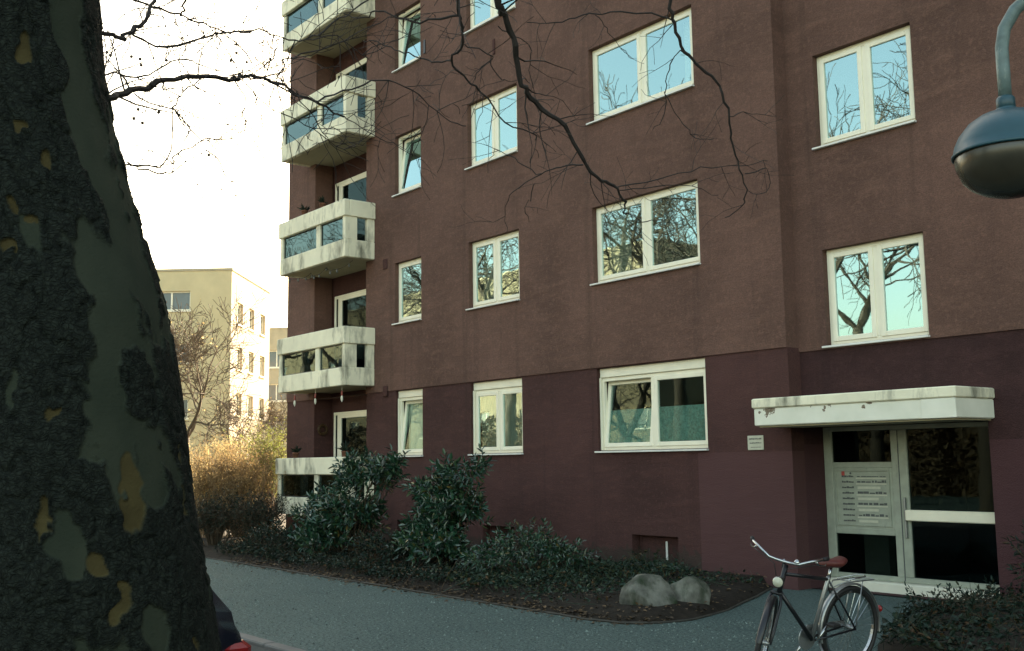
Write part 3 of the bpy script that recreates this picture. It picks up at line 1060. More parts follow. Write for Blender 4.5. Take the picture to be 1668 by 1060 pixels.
laurel((-14.15, -2.2, .05), [(-.15, 0, .6, .6, .5, .5), (.25, .1, .95, .55, .45, .5), (.42, .15, 1.42, .36, .3, .36), (-.25, 0, 1.15, .45, .4, .4), (.05, -.4, .4, .6, .45, .35),
                             (.45, -.3, .35, .5, .4, .3), (.70, .25, 1.62, .10, .10, .28), (-.05, .1, 1.55, .16, .15, .24)],
       'rounder glossy green laurel bush in front of the maroon wall', 420, (.09, .15))
laurel((-18.6, -2.9, .03), [(0, 0, .35, .7, .45, .32), (.7, .0, .3, .5, .4, .28), (-.7, .1, .35, .5, .4, .3)], 'low dark evergreen shrub at the left end of the bed beside the path', 190, (.05, .085), 'leaf_dark')
laurel((-15.3, -2.75, .03), [(0, 0, .30, .7, .35, .28), (.6, .0, .32, .5, .4, .28)], 'low dark evergreen shrub between the two laurel bushes', 150, (.05, .085), 'leaf_dark')
laurel((-12.15, -2.1, .03), [(0, 0, .45, .75, .5, .35), (.55, .1, .35, .6, .45, .28), (-.3, -.5, .3, .6, .4, .24)], 'low spreading green shrub right of the rounder laurel bush', 260, (.05, .09), 'leaf_laurel')
# trailing cover on the bed
def cover(name, n, region, hgt, label, cat, mat, size=(.03, .07), seed=1):
    e = None
    us_, vs_ = region(n)
    hh = np.clip(fbm(us_ * 1.9, vs_ * 1.9, seed) * 1.7 - .35, .05, 1.2) * hgt
    P = np.stack([us_, vs_, .10 + hh * RNG.uniform(.25, 1.0, n)], 1)
    D = RNG.normal(size=(n, 3)) * [1, 1, .45] + [0, 0, .25]
    ll = RNG.uniform(*size, n)
    V, F = leaves(P, D, ll, ll * RNG.uniform(.45, .8, n), .2)
    k = 700
    tw = MB()
    idx = RNG.choice(n, k, replace=False)
    for i in idx:
        b = P[i]
        d = RNG.normal(size=3) * [.12, .12, .05] + [0, 0, .10]
        tw.tube([b - d * [1, 1, 1.5], b, b + d * .8 + [0, 0, .02]], [.004, .003, .002], 3, False)
    mb = MB(); mb.v = np.concatenate([V, np.array(tw.v)]).tolist(); mb.f = F.tolist() + [tuple(q + len(V) for q in f) for f in tw.f]
    o = mb.build(name, mat)
    o['label'] = label; o['category'] = cat
    return stuff(o)
def reg_left(n):
    u = RNG.uniform(-12.6, -9.3, n)
    lo, hi = vmin(u) + .12, np.minimum(vmax(u), -.15) - .1
    t_ = RNG.beta(1.3, 1.2, n)
    vv = lo + (hi - lo) * t_
    keep = ~((u > -10.3) & (RNG.uniform(size=n) < .7))
    u = np.where(keep, u, u - 1.7)
    return u, vv
cover('ground_cover', 6000, reg_left, .30, 'low leafy ground cover spreading in front of the cellar window', 'ground cover', 'leaf_ivy', seed=4)
def reg_strip(n):
    u = RNG.uniform(-20, -12.4, n)
    return u, vmin(u) + .10 + RNG.beta(1.1, 2.0, n) * 1.9
cover('ground_cover', 7000, reg_strip, .22, 'low dark ground cover under the laurel bushes', 'ground cover', 'leaf_dark', seed=9)
def reg_right(n):
    vv = RNG.uniform(-3.6, .12, n)
    u0 = np.interp(vv, [-3.7, -3.0, -1.5, -.3, .25], [-5.5, -5.95, -6.6, -6.55, -6.40])
    return u0 + .05 + RNG.beta(1, 1.6, n) * 5.0, vv
cover('ground_cover', 8000, reg_right, .20, 'tangled dark ground cover in the bed right of the bicycle', 'ground cover', 'leaf_dark', (.03, .08), seed=6)
laurel((-5.55, -.45, .05), [(0, 0, .55, .35, .3, .5), (.45, .1, .8, .4, .3, .6), (.25, .2, 1.3, .3, .25, .45)], 'sparse dark climbing shrub against the wall right of the entrance', 120, (.05, .09), 'leaf_dark')
laurel((-6.35, -1.2, .05), [(0, 0, .14, .45, .4, .12), (.5, -.5, .2, .5, .5, .18), (.4, .5, .16, .4, .4, .14)], 'low scrubby shrub in front of the entrance threshold', 80, (.04, .07), 'leaf_dark')
# leaf litter and bits on the path edge
n = 2600
u = RNG.uniform(-19, -8.3, n); vv = vmin(u) - np.abs(RNG.normal(size=n)) * .16 + .12
bedm = RNG.uniform(size=n) < .62
vv = np.where(bedm, vmin(u) + (vmax(u) - vmin(u)) * RNG.uniform(size=n) ** 1.5, vv)
P = np.stack([u, vv, np.full(n, .035)], 1)
dd_ = np.maximum(np.minimum(vv - vmin(u), np.where(u > -9.5, vmax(u) - vv, 9)), 0)
P[:, 2] = np.where(vv > vmin(u), .03 + .13 * (1 - np.exp(-dd_ * 3.0)), .006)
D = RNG.normal(size=(n, 3)) * [1, 1, .12]
ll = RNG.uniform(.03, .07, n)
V, F = leaves(P, D, ll, ll * .6, .12, up=np.tile([0, 0, 1.0], (n, 1)) + jit(n, .15))
mb = MB(); mb.v = V.tolist(); mb.f = F.tolist()
o = mb.build('fallen_leaves', 'leaf_litter'); o['label'] = 'dry fallen leaves scattered along the edge of the planting bed'; o['category'] = 'leaf litter'; stuff(o)

# boulders
def boulder(loc, r, seed, label):
    import bmesh
    bm = bmesh.new()
    bmesh.ops.create_icosphere(bm, subdivisions=4, radius=1)
    rg = random.Random(seed)
    cuts = []
    for i in range(9):
        d = Vector((rg.gauss(0, 1), rg.gauss(0, 1), rg.gauss(.2, .8))).normalized()
        cuts.append((d, rg.uniform(.60, .88)))
    for q in bm.verts:
        p_ = q.co.copy()
        for d, k in cuts:
            s = p_.dot(d)
            if s > k:
                p_ -= d * (s - k) * .96
        nz = float(fbm(np.array(p_.x * 2.3 + seed), np.array(p_.y * 2.3 + p_.z * 1.7), seed)) - .5
        n2 = float(fbm(np.array(p_.x * 9 + p_.z * 7 + seed), np.array(p_.y * 9 - p_.z * 5), seed + 3)) - .5
        q.co = p_ * (1.12 + .30 * nz + .09 * n2)
        q.co.x *= r[0]; q.co.y *= r[1]; q.co.z *= r[2]
    me = bpy.data.meshes.new('boulder')
    bm.to_mesh(me); bm.free()
    me.polygons.foreach_set('use_smooth', [True] * len(me.polygons))
    me.materials.append(MATS['boulder'])
    o = bpy.data.objects.new('boulder', me); COL.objects.link(o)
    o.location = loc
    o.rotation_euler = (0, 0, rg.uniform(0, 6))
    tag(o, label, 'boulder', 'boulders at the end of the bed')
boulder((-8.90, -3.00, .10), (.31, .27, .31), 4, 'larger pale grey boulder at the bed edge, left of the pair')
boulder((-8.78, -2.55, .10), (.31, .27, .27), 9, 'mossy rounded boulder at the bed edge, right of the pair')

# ---- sunlit shrubbery beyond the balconies
def twiggy(loc, n_stem, h_, spread, label, leafmat, twigmat, n_leaf, leaf, cat='shrub', group=None, name='twiggy_shrub'):
    e = empty(name, loc)
    tag(e, label, cat, group)
    b = np.array(loc)
    tw = MB(); tips = []
    for i in range(n_stem):
        a = RNG.uniform(0, 6.283); s = abs(RNG.normal()) * .5 + .1
        hh = h_ * RNG.uniform(.6, 1.05)
        d = np.array([math.cos(a), math.sin(a), 0]) * spread * min(s, 1.15)
        b0 = b + d * .25 + [0, 0, .02]
        p1 = b + d * .55 + [0, 0, hh * .45]
        p2 = b + d * .9 + [0, 0, hh * .8] + RNG.normal(size=3) * .06
        p3 = b + d * 1.1 + [0, 0, hh] + RNG.normal(size=3) * .09
        tw.tube([b0, p1, p2, p3], [.011, .008, .005, .002], 4, False)
        for j in range(6):
            t_ = RNG.uniform(.3, .95)
            q = lerp(p1, p3, t_)
            dd = RNG.normal(size=3) * [.22, .22, .1] + [0, 0, .25]
            q2 = q + dd * RNG.uniform(.5, 1.2)
            tw.tube([q, lerp(q, q2, .5) + RNG.normal(size=3) * .02, q2], [.004, .003, .0015], 3, False)
            tips += [lerp(q, q2, k) for k in (.3, .5, .7, .9, 1.0)]
        tips += [lerp(p1, p3, k) for k in np.linspace(.1, 1, 8)]
    T = np.array(tips)
    P = T[RNG.integers(0, len(T), n_leaf)] + RNG.normal(size=(n_leaf, 3)) * .035
    D = RNG.normal(size=(n_leaf, 3)) + [0, 0, .4]
    ll = RNG.uniform(*leaf, n_leaf)
    V, F = leaves(P, D, ll, ll * .5, .2, six=False)
    stuff(mesh_np('foliage', V, F, leafmat, e))
    stuff(tw.build('stems', twigmat, e))
    return e
wg = 'winter shrubs left of the building'
def spot(x, Z):
    q = at(x, 800, Z)
    return (q[0], q[1], .02)
twiggy(spot(392, 24.6), 110, 2.0, .95, 'rusty brown twiggy shrub with dry leaves in the middle of the shrubbery', 'leaf_tan', 'twig_tan', 8500, (.03, .065), group=wg)
twiggy(spot(345, 24.4), 90, 1.9, .9, 'tan twiggy shrub standing right of the plane tree trunk', 'leaf_tan', 'twig_tan', 6500, (.03, .065), group=wg)
twiggy(spot(434, 26.4), 90, 2.55, .62, 'yellow-green upright shrub next to the balcony corner', 'leaf_green', 'twig_tan', 9500, (.03, .06), group=wg)
twiggy(spot(418, 22.6), 80, .95, .8, 'low dark brown shrub in shade at the foot of the balcony', 'leaf_dark', 'twig_brown', 4600, (.03, .06), group=wg)
twiggy(spot(352, 22.4), 80, .90, .8, 'low dark brown shrub in shade beside the plane tree trunk', 'leaf_dark', 'twig_brown', 4600, (.03, .06), group=wg)
twiggy(spot(372, 28.0), 80, 2.3, 1.1, 'pale golden shrub at the back of the shrubbery', 'grass_straw', 'twig_tan', 6500, (.03, .06), group=wg)
def tall_grass(loc, n_, h_, label):
    e = empty('tall_grass', loc)
    tag(e, label, 'grass clump', 'tall grass clumps')
    V, F = [], []
    b = np.array(loc)
    for i in range(n_):
        a = RNG.uniform(0, 6.283)
        d = np.array([math.cos(a), math.sin(a), 0])
        s = np.array([-d[1], d[0], 0]) * .008
        hh = h_ * RNG.uniform(.6, 1.05); o_ = RNG.uniform(.1, .9) * hh * .7
        p0 = b + d * RNG.uniform(0, .22)
        k = len(V)
        for t_ in (0, .35, .7, 1.0):
            c_ = p0 + d * o_ * t_ ** 2 + [0, 0, hh * (t_ - .12 * t_ ** 3)]
            w_ = s * (1.1 - t_)
            V += [c_ - w_, c_ + w_]
        F += [(k, k + 1, k + 3, k + 2), (k + 2, k + 3, k + 5, k + 4), (k + 4, k + 5, k + 7, k + 6)]
    mb = MB(); mb.v = [tuple(q) for q in V]; mb.f = F
    stuff(mb.build('blades', 'grass_straw', e))
    # seed heads on a few stalks
    st = MB()
    for i in range(16):
        a = RNG.uniform(0, 6.283); d = np.array([math.cos(a), math.sin(a), 0])
        o_ = RNG.uniform(.05, .4)
        q = [b + d * o_ * 2.2 * t_ ** 1.6 + [0, 0, h_ * RNG.uniform(.8, 1.1) * t_] for t_ in (0, .4, .75, 1.0)]
        st.tube(q, [.004, .003, .007, .002], 4, False)
    st.build('seed_stalks', 'grass_straw', e)
for loc, n_, h_, lb in ((tuple(at(338, 700, 26.0)[:2]) + (.02,), 420, 2.5, 'tall straw-coloured grass clump nearest the plane tree trunk'),
                        (tuple(at(362, 700, 28.0)[:2]) + (.02,), 380, 2.4, 'tall straw-coloured grass clump behind the tan shrub'),
                        (tuple(at(400, 700, 31.0)[:2]) + (.02,), 360, 2.0, 'tall straw-coloured grass clump in front of the cream building')):
    tall_grass(loc, n_, h_, lb)

# ================================================================== BARE TREES
def grow(mb, p, d, L, r, depth, rg, kids=(3, 5), droop=0.0, sides=5, minr=.003, tipset=None, curl=.22):
    """a bent tapering branch with side branches, recursively"""
    n_ = max(3, int(L / max(.08, L / 5)))
    pts, dirs = [np.array(p)], []
    dd = np.array(d, float)
    for i in range(n_):
        dd = dd + np.array([rg.gauss(0, curl), rg.gauss(0, curl), rg.gauss(0, curl) - droop]) * .6
        dd /= np.linalg.norm(dd)
        pts.append(pts[-1] + dd * L / n_)
        dirs.append(dd.copy())
    rr = np.linspace(r, max(r * .45, minr), n_ + 1)
    mb.tube(pts, rr, sides, False)
    if depth == 0:
        if tipset is not None:
            tipset.append(pts[-1])
        return
    for k in range(rg.randint(*kids)):
        t_ = rg.uniform(.3, 1.0)
        i = min(int(t_ * n_), n_ - 1)
        q = lerp(pts[i], pts[i + 1], t_ * n_ - i)
        a = np.array([rg.gauss(0, 1), rg.gauss(0, 1), rg.gauss(0, 1)])
        a -= dirs[i] * (a @ dirs[i]); a /= np.linalg.norm(a) + 1e-9
        sp = rg.uniform(.5, 1.0)
        nd = dirs[i] * (1 - sp * .45) + a * sp
        nd /= np.linalg.norm(nd)
        grow(mb, q, nd, L * rg.uniform(.5, .75), max(rr[i] * rg.uniform(.5, .7), minr), depth - 1, rg, kids, droop, max(3, sides - 1), minr, tipset, curl)
    dl = dirs[-1]
    grow(mb, pts[-1], dl, L * rg.uniform(.55, .75), rr[-1], depth - 1, rg, kids, droop, max(3, sides - 1), minr, tipset, curl)

def bare_tree(loc, h_, r, seed, label, mat, group, depth=4, lean=(0, 0), minr=.004, kids=(3, 4), leafy=0, name='bare_tree', cat='tree', forks=4, trunkf=.34):
    rg = random.Random(seed)
    e = empty(name, loc)
    tag(e, label, cat, group)
    b = np.array(loc, float)
    tk = MB()
    top = b + [lean[0], lean[1], h_ * trunkf]
    mid = lerp(b, top, .5) + [rg.gauss(0, .08), rg.gauss(0, .08), 0]
    tk.tube([b - [0, 0, .1], b + [0, 0, .15], lerp(b, mid, .6), mid, lerp(mid, top, .5), top], [r * 1.5, r * 1.12, r, r * .92, r * .86, r * .78], 10)
    tk.build('trunk', mat, e, True)
    cr = MB(); tips = []
    for k in range(forks):
        a = k * 6.283 / forks + rg.uniform(-.5, .5)
        d = np.array([math.cos(a) * .65, math.sin(a) * .65, rg.uniform(.7, 1.2)])
        d /= np.linalg.norm(d)
        grow(cr, top - [0, 0, .05], d, h_ * rg.uniform(.24, .32), r * rg.uniform(.42, .6), depth, rg, kids, -.03, 6, minr, tips)
    crn = cr.build('crown', mat, e)
    if leafy and tips:
        T = np.array(tips)
        P = T[RNG.integers(0, len(T), leafy)] + RNG.normal(size=(leafy, 3)) * .05
        V, F = leaves(P, RNG.normal(size=(leafy, 3)), np.full(leafy, .09), np.full(leafy, .07), .2, six=False)
        mesh_np('last_leaves', V, F, 'grass_straw', e)
    return e
bg_g = 'bare trees in front of the cream building'
def gp(x, y, Z):
    q = at(x, y, Z); q[2] = -.1
    return tuple(q)
bare_tree(gp(296, 700, 36), 8.2, .14, 3, 'bare spreading tree against the tan gable, right of the plane tree trunk', 'bark_sunny', bg_g, 4, (.15, .1), .009, (3, 5), 160)
bare_tree(gp(372, 720, 41), 5.6, .07, 8, 'slender bare sapling at the corner of the cream building', 'bark_sunny', bg_g, 3, (.2, .1), .008, (3, 4), 60)
bare_tree(gp(410, 720, 38), 4.6, .06, 12, 'small bare tree in front of the sunlit cream wall', 'bark_sunny', bg_g, 3, (.1, 0), .008, (3, 4), 30)
bare_tree(gp(458, 720, 58), 6.0, .09, 15, 'bare tree in the gap left of the balconies', 'bark_sunny', bg_g, 4, (0, 0), .012, (3, 4), 200)

# ================================================================== BUILDINGS BEHIND
def slab_house(name, corner, d1, l1, d2, l2, h_, mats, wins, label, roofmat='far_grey'):
    """corner: ground point; d1/d2: unit directions of the two visible walls running away from the corner; wins: per wall list of (s0, s1, z0, z1)"""
    e = empty(name, (corner[0], corner[1], -.14))
    tag(e, label, 'building', 'buildings behind the shrubs')
    c = np.array([corner[0], corner[1], 0.0])
    D = [np.array([d1[0], d1[1], 0]), np.array([d2[0], d2[1], 0])]
    Ls = [l1, l2]
    for k in range(2):
        d, o_ = D[k], D[1 - k]
        U = sorted({0, Ls[k]} | {q for wv in wins[k] for q in wv[:2]})
        Z = sorted({-.2, h_} | {q for wv in wins[k] for q in wv[2:]})
        mb = MB()
        for i in range(len(U) - 1):
            for j in range(len(Z) - 1):
                um, zm = (U[i] + U[i + 1]) / 2, (Z[j] + Z[j + 1]) / 2
                if any(a < um < b and s < zm < t_ for a, b, s, t_ in wins[k]):
                    continue
                mb.add([c + d * U[i] + [0, 0, Z[j]], c + d * U[i + 1] + [0, 0, Z[j]], c + d * U[i + 1] + [0, 0, Z[j + 1]], c + d * U[i] + [0, 0, Z[j + 1]]], [(0, 1, 2, 3)])
        inn = o_ * .25
        for a, b, s, t_ in wins[k]:
            q = [c + d * a + [0, 0, s], c + d * b + [0, 0, s], c + d * b + [0, 0, t_], c + d * a + [0, 0, t_]]
            mb.add(q + [x + inn for x in q], [(0, 1, 5, 4), (1, 2, 6, 5), (2, 3, 7, 6), (3, 0, 4, 7)])
        mb.build('wall', mats[k], e)
        for a, b, s, t_ in wins[k]:
            f = MB()
            def bar(a0, b0, s0, t0, i0, i1):
                vs = []
                for i_ in (i0, i1):
                    vs += [c + d * a0 + o_ * i_ + [0, 0, s0], c + d * b0 + o_ * i_ + [0, 0, s0], c + d * b0 + o_ * i_ + [0, 0, t0], c + d * a0 + o_ * i_ + [0, 0, t0]]
                f.add(vs, [(0, 1, 2, 3), (7, 6, 5, 4), (0, 4, 5, 1), (1, 5, 6, 2), (2, 6, 7, 3), (3, 7, 4, 0)])
            t0 = .07
            bar(a, a + t0, s, t_, .12, .2); bar(b - t0, b, s, t_, .12, .2)
            bar(a + t0, b - t0, s, s + t0, .121, .199); bar(a + t0, b - t0, t_ - t0, t_, .121, .199)
            m_ = (a + b) / 2
            bar(m_ - .04, m_ + .04, s + t0, t_ - t0, .122, .198)
            wn = f.build('window', 'white_frame', e)
            g_ = MB()
            f = g_
            bar(a + t0, b - t0, s + t0, t_ - t0, .17, .18)
            g_.build('pane', 'far_glass', wn)
            f = MB()
            bar(a - .05, b + .05, s - .08, s - .002, -.06, .12)
            f.build('sill', 'white_frame', wn)
    # the two far walls and the roof
    a, b = c + D[0] * l1, c + D[1] * l2
    ff = a + D[1] * l2
    mb = MB()
    for p_, q_ in ((a, ff), (ff, b)):
        mb.add([p_ + [0, 0, -.2], q_ + [0, 0, -.2], q_ + [0, 0, h_], p_ + [0, 0, h_]], [(0, 1, 2, 3)])
    mb.build('far_wall', mats[0], e)
    rf = MB()
    o1, o2 = -D[0] * .04, -D[1] * .04
    lo = [c + o1 + o2, a - o1 + o2, ff - o1 - o2, b + o1 - o2]
    rf.add([q + [0, 0, h_ + .002] for q in lo] + [q + [0, 0, h_ + .12] for q in lo], [(3, 2, 1, 0), (4, 5, 6, 7), (0, 1, 5, 4), (1, 2, 6, 5), (2, 3, 7, 6), (3, 0, 4, 7)])
    rf.build('roof', roofmat, e)
    return e
cz = at(378, 440, 52)
hz = cz[2]
pr_ = on(440, 478, 2, hz); pl_ = on(262, 430, 2, hz)
dr_ = (pr_ - cz)[:2]; lr_ = np.linalg.norm(dr_); dr_ = dr_ / lr_
dl_ = (pl_ - cz)[:2]; dl_ = dl_ / np.linalg.norm(dl_)
dl_ = np.array([dr_[1], -dr_[0]]) if np.dot([dr_[1], -dr_[0]], dl_) > 0 else np.array([-dr_[1], dr_[0]])
def wz(y0, y1, x, Z):
    return sorted((at(x, y0, Z)[2], at(x, y1, Z)[2]))
Zc = 52
rowsR = [wz(492, 528, 395, 53), wz(566, 602, 395, 53), wz(641, 677, 395, 53)]
winsR = []
for z0, z1 in rowsR:
    for s in (1.05, 3.15, 5.35):
        winsR.append((s, s + 1.0, z0, z1))
winsL = []
for z0, z1 in (wz(474, 506, 300, 52), wz(560, 592, 300, 52), wz(650, 682, 300, 52)):
    for s in (2.0, 5.2, 8.6):
        winsL.append((s, s + 1.9, z0, z1))
slab_house('cream_building', cz[:2], dr_, lr_, dl_, 14.0, hz, ['far_cream', 'far_tan'], [winsR, winsL], 'sunlit cream apartment building with tan gable wall beyond the shrubs')
fz = at(440, 536, 80)
fd = np.array([.62, .785]); fd2 = np.array([-.785, .62])
wf = []
for y in (585, 640, 690):
    z0, z1 = wz(y - 14, y + 14, 455, 80)
    for s in (.6, 3.4, 6.2, 9.0):
        wf.append((s, s + 1.8, z0, z1))
slab_house('grey_building', (fz - np.array([.62, .785, 0]) * 1.0)[:2], fd, 14.0, fd2, 10.0, fz[2], ['far_grey', 'far_tan'], [wf, []], 'distant grey-tan apartment building in the gap left of the balconies')
ga = at(392, 742, 44)
slab_house('garage', (ga[0] + 1.2, ga[1] - .2), (.62, .785), 3.4, (-.785, .62), 4.0, at(430, 731, 44)[2], ['far_cream', 'far_cream'], [[], []], 'low flat-roofed garage behind the golden shrubs', 'concrete_white')

# ================================================================== PLANE TREE (near, left)
ZT = 4.0
prof = [(-620, -46, 138), (-400, -30, 142), (-200, -12, 147), (0, 8, 150), (100, 14, 150), (200, 32, 153), (300, 52, 159), (400, 72, 167), (500, 96, 177), (650, 108, 190), (850, 118, 205), (960, 126, 217), (1060, 131, 224)]
zs, cs, rs = [], [], []
for y, x, hw in prof:
    q = at(x, y, ZT)
    zs.append(q[2]); cs.append(q[:2]); rs.append(hw * ZT / FPX * .985 - .012)
zs, cs, rs = np.array(zs)[::-1], np.array(cs)[::-1], np.array(rs)[::-1]
zs = np.concatenate([[-.15, .15, .5], zs]); cs = np.concatenate([[cs[0], cs[0], cs[0]], cs]); rs = np.concatenate([[.80, .66, .575], rs])
tree = empty('plane_tree', (cs[0][0], cs[0][1], -.1))
tag(tree, 'large plane tree with mottled flaking bark close on the left, branches overhead', 'tree')
NA, NZ = 240, 520
zz = np.concatenate([np.linspace(-.12, .9, 60), np.linspace(.905, 3.75, 620), np.linspace(3.76, zs[-1], 60)])
cxx, cyy = np.interp(zz, zs, cs[:, 0]), np.interp(zz, zs, cs[:, 1])
rr = np.interp(zz, zs, rs)
k_ = np.ones(25) / 25
pad = lambda a: np.convolve(np.concatenate([np.full(12, a[0]), a, np.full(12, a[-1])]), k_, 'valid')
cxx, cyy, rr = pad(cxx), pad(cyy), pad(rr)
a_cam = math.atan2(CAM[1] - cs[6][1], CAM[0] - cs[6][0])       # seam of the unrolled bark faces away from here
th = np.concatenate([np.linspace(0, math.pi * .42, 26, endpoint=False), np.linspace(math.pi * .42, math.pi * 1.58, 300, endpoint=False), np.linspace(math.pi * 1.58, 2 * math.pi, 26, endpoint=False)])
NA = len(th)
TH, ZZ = np.meshgrid(th, zz)
S_ = (TH - math.pi) * .42                                      # unrolled bark coordinate in metres, 0 towards the street
# plates of old bark, fresh patches
warp = (fbm(S_ * 3, ZZ * 3, 21) - .5) * .5
plate = fbm((S_ + warp) * 3.4, (ZZ + warp) * 1.7, 31, 4)
edge = fbm(S_ * 14, ZZ * 9, 33, 3)
pl = plate + (edge - .5) * .22
def sight(x, y):
    q = at(x, y, ZT)
    i = np.argmin(abs(zz - q[2]))
    c = np.array([cxx[i], cyy[i]]); r_ = rr[i]
    d = ray(x, y); d2 = d[:2]; o2 = CAM[:2] - c
    A, B, Cc = d2 @ d2, 2 * o2 @ d2, o2 @ o2 - r_ * r_
    disc = max(B * B - 4 * A * Cc, 0)
    t_ = (-B - math.sqrt(disc)) / (2 * A)
    h_ = CAM + d * t_
    a = (math.atan2(h_[1] - c[1], h_[0] - c[0]) - a_cam + math.pi) % (2 * math.pi)
    return (a - math.pi) * .42, h_[2]
fr_ = np.zeros_like(S_)
WS = (fbm(S_ * 9, ZZ * 6, 61, 3) - .5) * .13 + (fbm(S_ * 34, ZZ * 22, 63, 2) - .5) * .03
WZ = (fbm(S_ * 8, ZZ * 6, 65, 3) - .5) * .16 + (fbm(S_ * 34, ZZ * 22, 67, 2) - .5) * .03
def blob(x, y, hw, hh, arr, val=1.0, soft=.25, wob=.6):
    s0, z0 = sight(x, y)
    k = (hw * ZT / FPX * .95, hh * ZT / FPX * .95)
    dd = np.sqrt(((S_ + WS - s0) / k[0]) ** 2 + ((ZZ + WZ - z0) / k[1]) ** 2) + (edge - .5) * wob + (plate - .5) * wob
    m_ = np.clip((1.0 - dd) / (soft * .45) + .5, 0, 1)
    return arr * (1 - m_) + val * m_
mask = np.clip((pl - .50) / .03 + .5, 0, 1)
# old rough bark: the left flank and the band across the middle; smooth grey-green panel in between
for x, y, a, b in ((60, 150, 75, 190), (30, 480, 80, 170), (50, 700, 85, 140), (45, 940, 100, 140), (225, 640, 45, 75), (255, 560, 22, 90), (215, 900, 110, 130), (290, 900, 50, 120), (160, 800, 30, 50), (140, 480, 30, 60)):
    mask = blob(x, y, a, b, mask, 1.0, .3, .9)
for x, y, a, b in ((190, 560, 62, 240), (140, 200, 46, 170), (115, 60, 42, 130), (205, 380, 50, 160), (238, 470, 30, 90), (122, 885, 15, 40), (245, 770, 22, 60), (250, 1030, 26, 45), (20, 640, 16, 30), (45, 380, 26, 40)):
    mask = blob(x, y, a, b, mask, 0.0, .3, .8)
mask = blob(225, 640, 34, 62, mask, 1.0, .3, .9)
for x, y, a, b in ((212, 800, 22, 66), (84, 862, 12, 34), (191, 985, 13, 26), (300, 815, 9, 36), (292, 730, 6, 26), (22, 215, 20, 24), (58, 268, 13, 30), (50, 362, 14, 17), (14, 420, 12, 20), (38, 75, 14, 26), (160, 905, 14, 24), (20, 330, 14, 22), (85, 660, 9, 12), (315, 1040, 12, 22)):
    fr_ = blob(x, y, a * .8, b * .85, fr_, 1.0, .22, .75)
mask = mask * (1 - fr_)
flake = fbm(S_ * 30, ZZ * 20, 41, 3)
crack = np.abs(fbm(S_ * 11, ZZ * 7, 47, 3) - .5)
disp = mask * (.005 + .009 * flake - .010 * np.clip(1 - crack * 14, 0, 1)) - fr_ * .004 + .010 * (fbm(S_ * 1.6, ZZ * 1.2, 51) - .5) * 2
R2 = rr[:, None] * (1 + .05 * np.sin(TH * 3 + 1.1) * np.clip((1.6 - ZZ) / 1.6, 0, 1) + .015 * np.sin(TH * 2 + ZZ)) + disp
AA = TH + a_cam - math.pi
V = np.stack([cxx[:, None] + R2 * np.cos(AA), cyy[:, None] + R2 * np.sin(AA), ZZ], -1).reshape(-1, 3)
nz_ = len(zz)
I = np.arange(nz_ - 1)[:, None] * NA; J = np.arange(NA)[None, :]; J2 = (J + 1) % NA
F = np.stack([I + J, I + J2, I + NA + J2, I + NA + J], -1).reshape(-1, 4)
mb = MB(); mb.v = V; mb.f = F.tolist()
trunk = mb.build('trunk', 'bark_plane', tree, True)
for nm, arr in (('plate', mask), ('fresh', fr_)):
    at_ = trunk.data.attributes.new(nm, 'FLOAT', 'POINT')
    at_.data.foreach_set('value', arr.reshape(-1).astype(np.float32))

rg = random.Random(77)
limb = MB(); twigs = MB()
def path(pix, z0, z1, sub=4, wig=.012):
    """branch course through sightings at growing distance, made a little crooked"""
    P = [at(x, y, z0 + (z1 - z0) * i / (len(pix) - 1)) for i, (x, y) in enumerate(pix)]
    out = []
    for i in range(len(P) - 1):
        p0 = P[max(i - 1, 0)]; p1 = P[i]; p2 = P[i + 1]; p3 = P[min(i + 2, len(P) - 1)]
        for k in range(sub):
            t_ = k / sub
            q = .5 * ((2 * p1) + (-p0 + p2) * t_ + (2 * p0 - 5 * p1 + 4 * p2 - p3) * t_ ** 2 + (-p0 + 3 * p1 - 3 * p2 + p3) * t_ ** 3)
            out.append(q + np.array([rg.gauss(0, wig), rg.gauss(0, wig), rg.gauss(0, wig)]) * .5)
    out.append(P[-1])
    return out
def branch(pix, z0, z1, r0, r1, twn=0, twl=.35, part=None, depth=1, droop=.05, wig=.012):
    p_ = path(pix, z0, z1, wig=wig)
    tgt = limb if part is None else part
    rad = np.linspace(max(r0, .0040), max(r1, .0030 if z0 < 5.9 else .0022), len(p_)) * (1 + .12 * np.array([rg.uniform(-1, 1) for _ in p_]))
    tgt.tube(p_, rad, 6 if r0 > .006 else 4, False)
    near = z0 < 5.9
    for k in range(twn if near else int(twn * .45)):
        i = rg.randint(1, len(p_) - 2)
        t_ = p_[i + 1] - p_[i]; t_ /= np.linalg.norm(t_)
        a = np.array([rg.gauss(0, 1) for _ in range(3)]); a -= t_ * (a @ t_); a /= np.linalg.norm(a)
        grow(twigs, p_[i], t_ * .5 + a * .8, twl * rg.uniform(.4, 1.1), max(rad[i] * .36, .0032 if near else .0026), depth, rg, (1, 3) if near else (1, 2), droop, 3, .0020 if near else .0015, None, .30)
    return p_
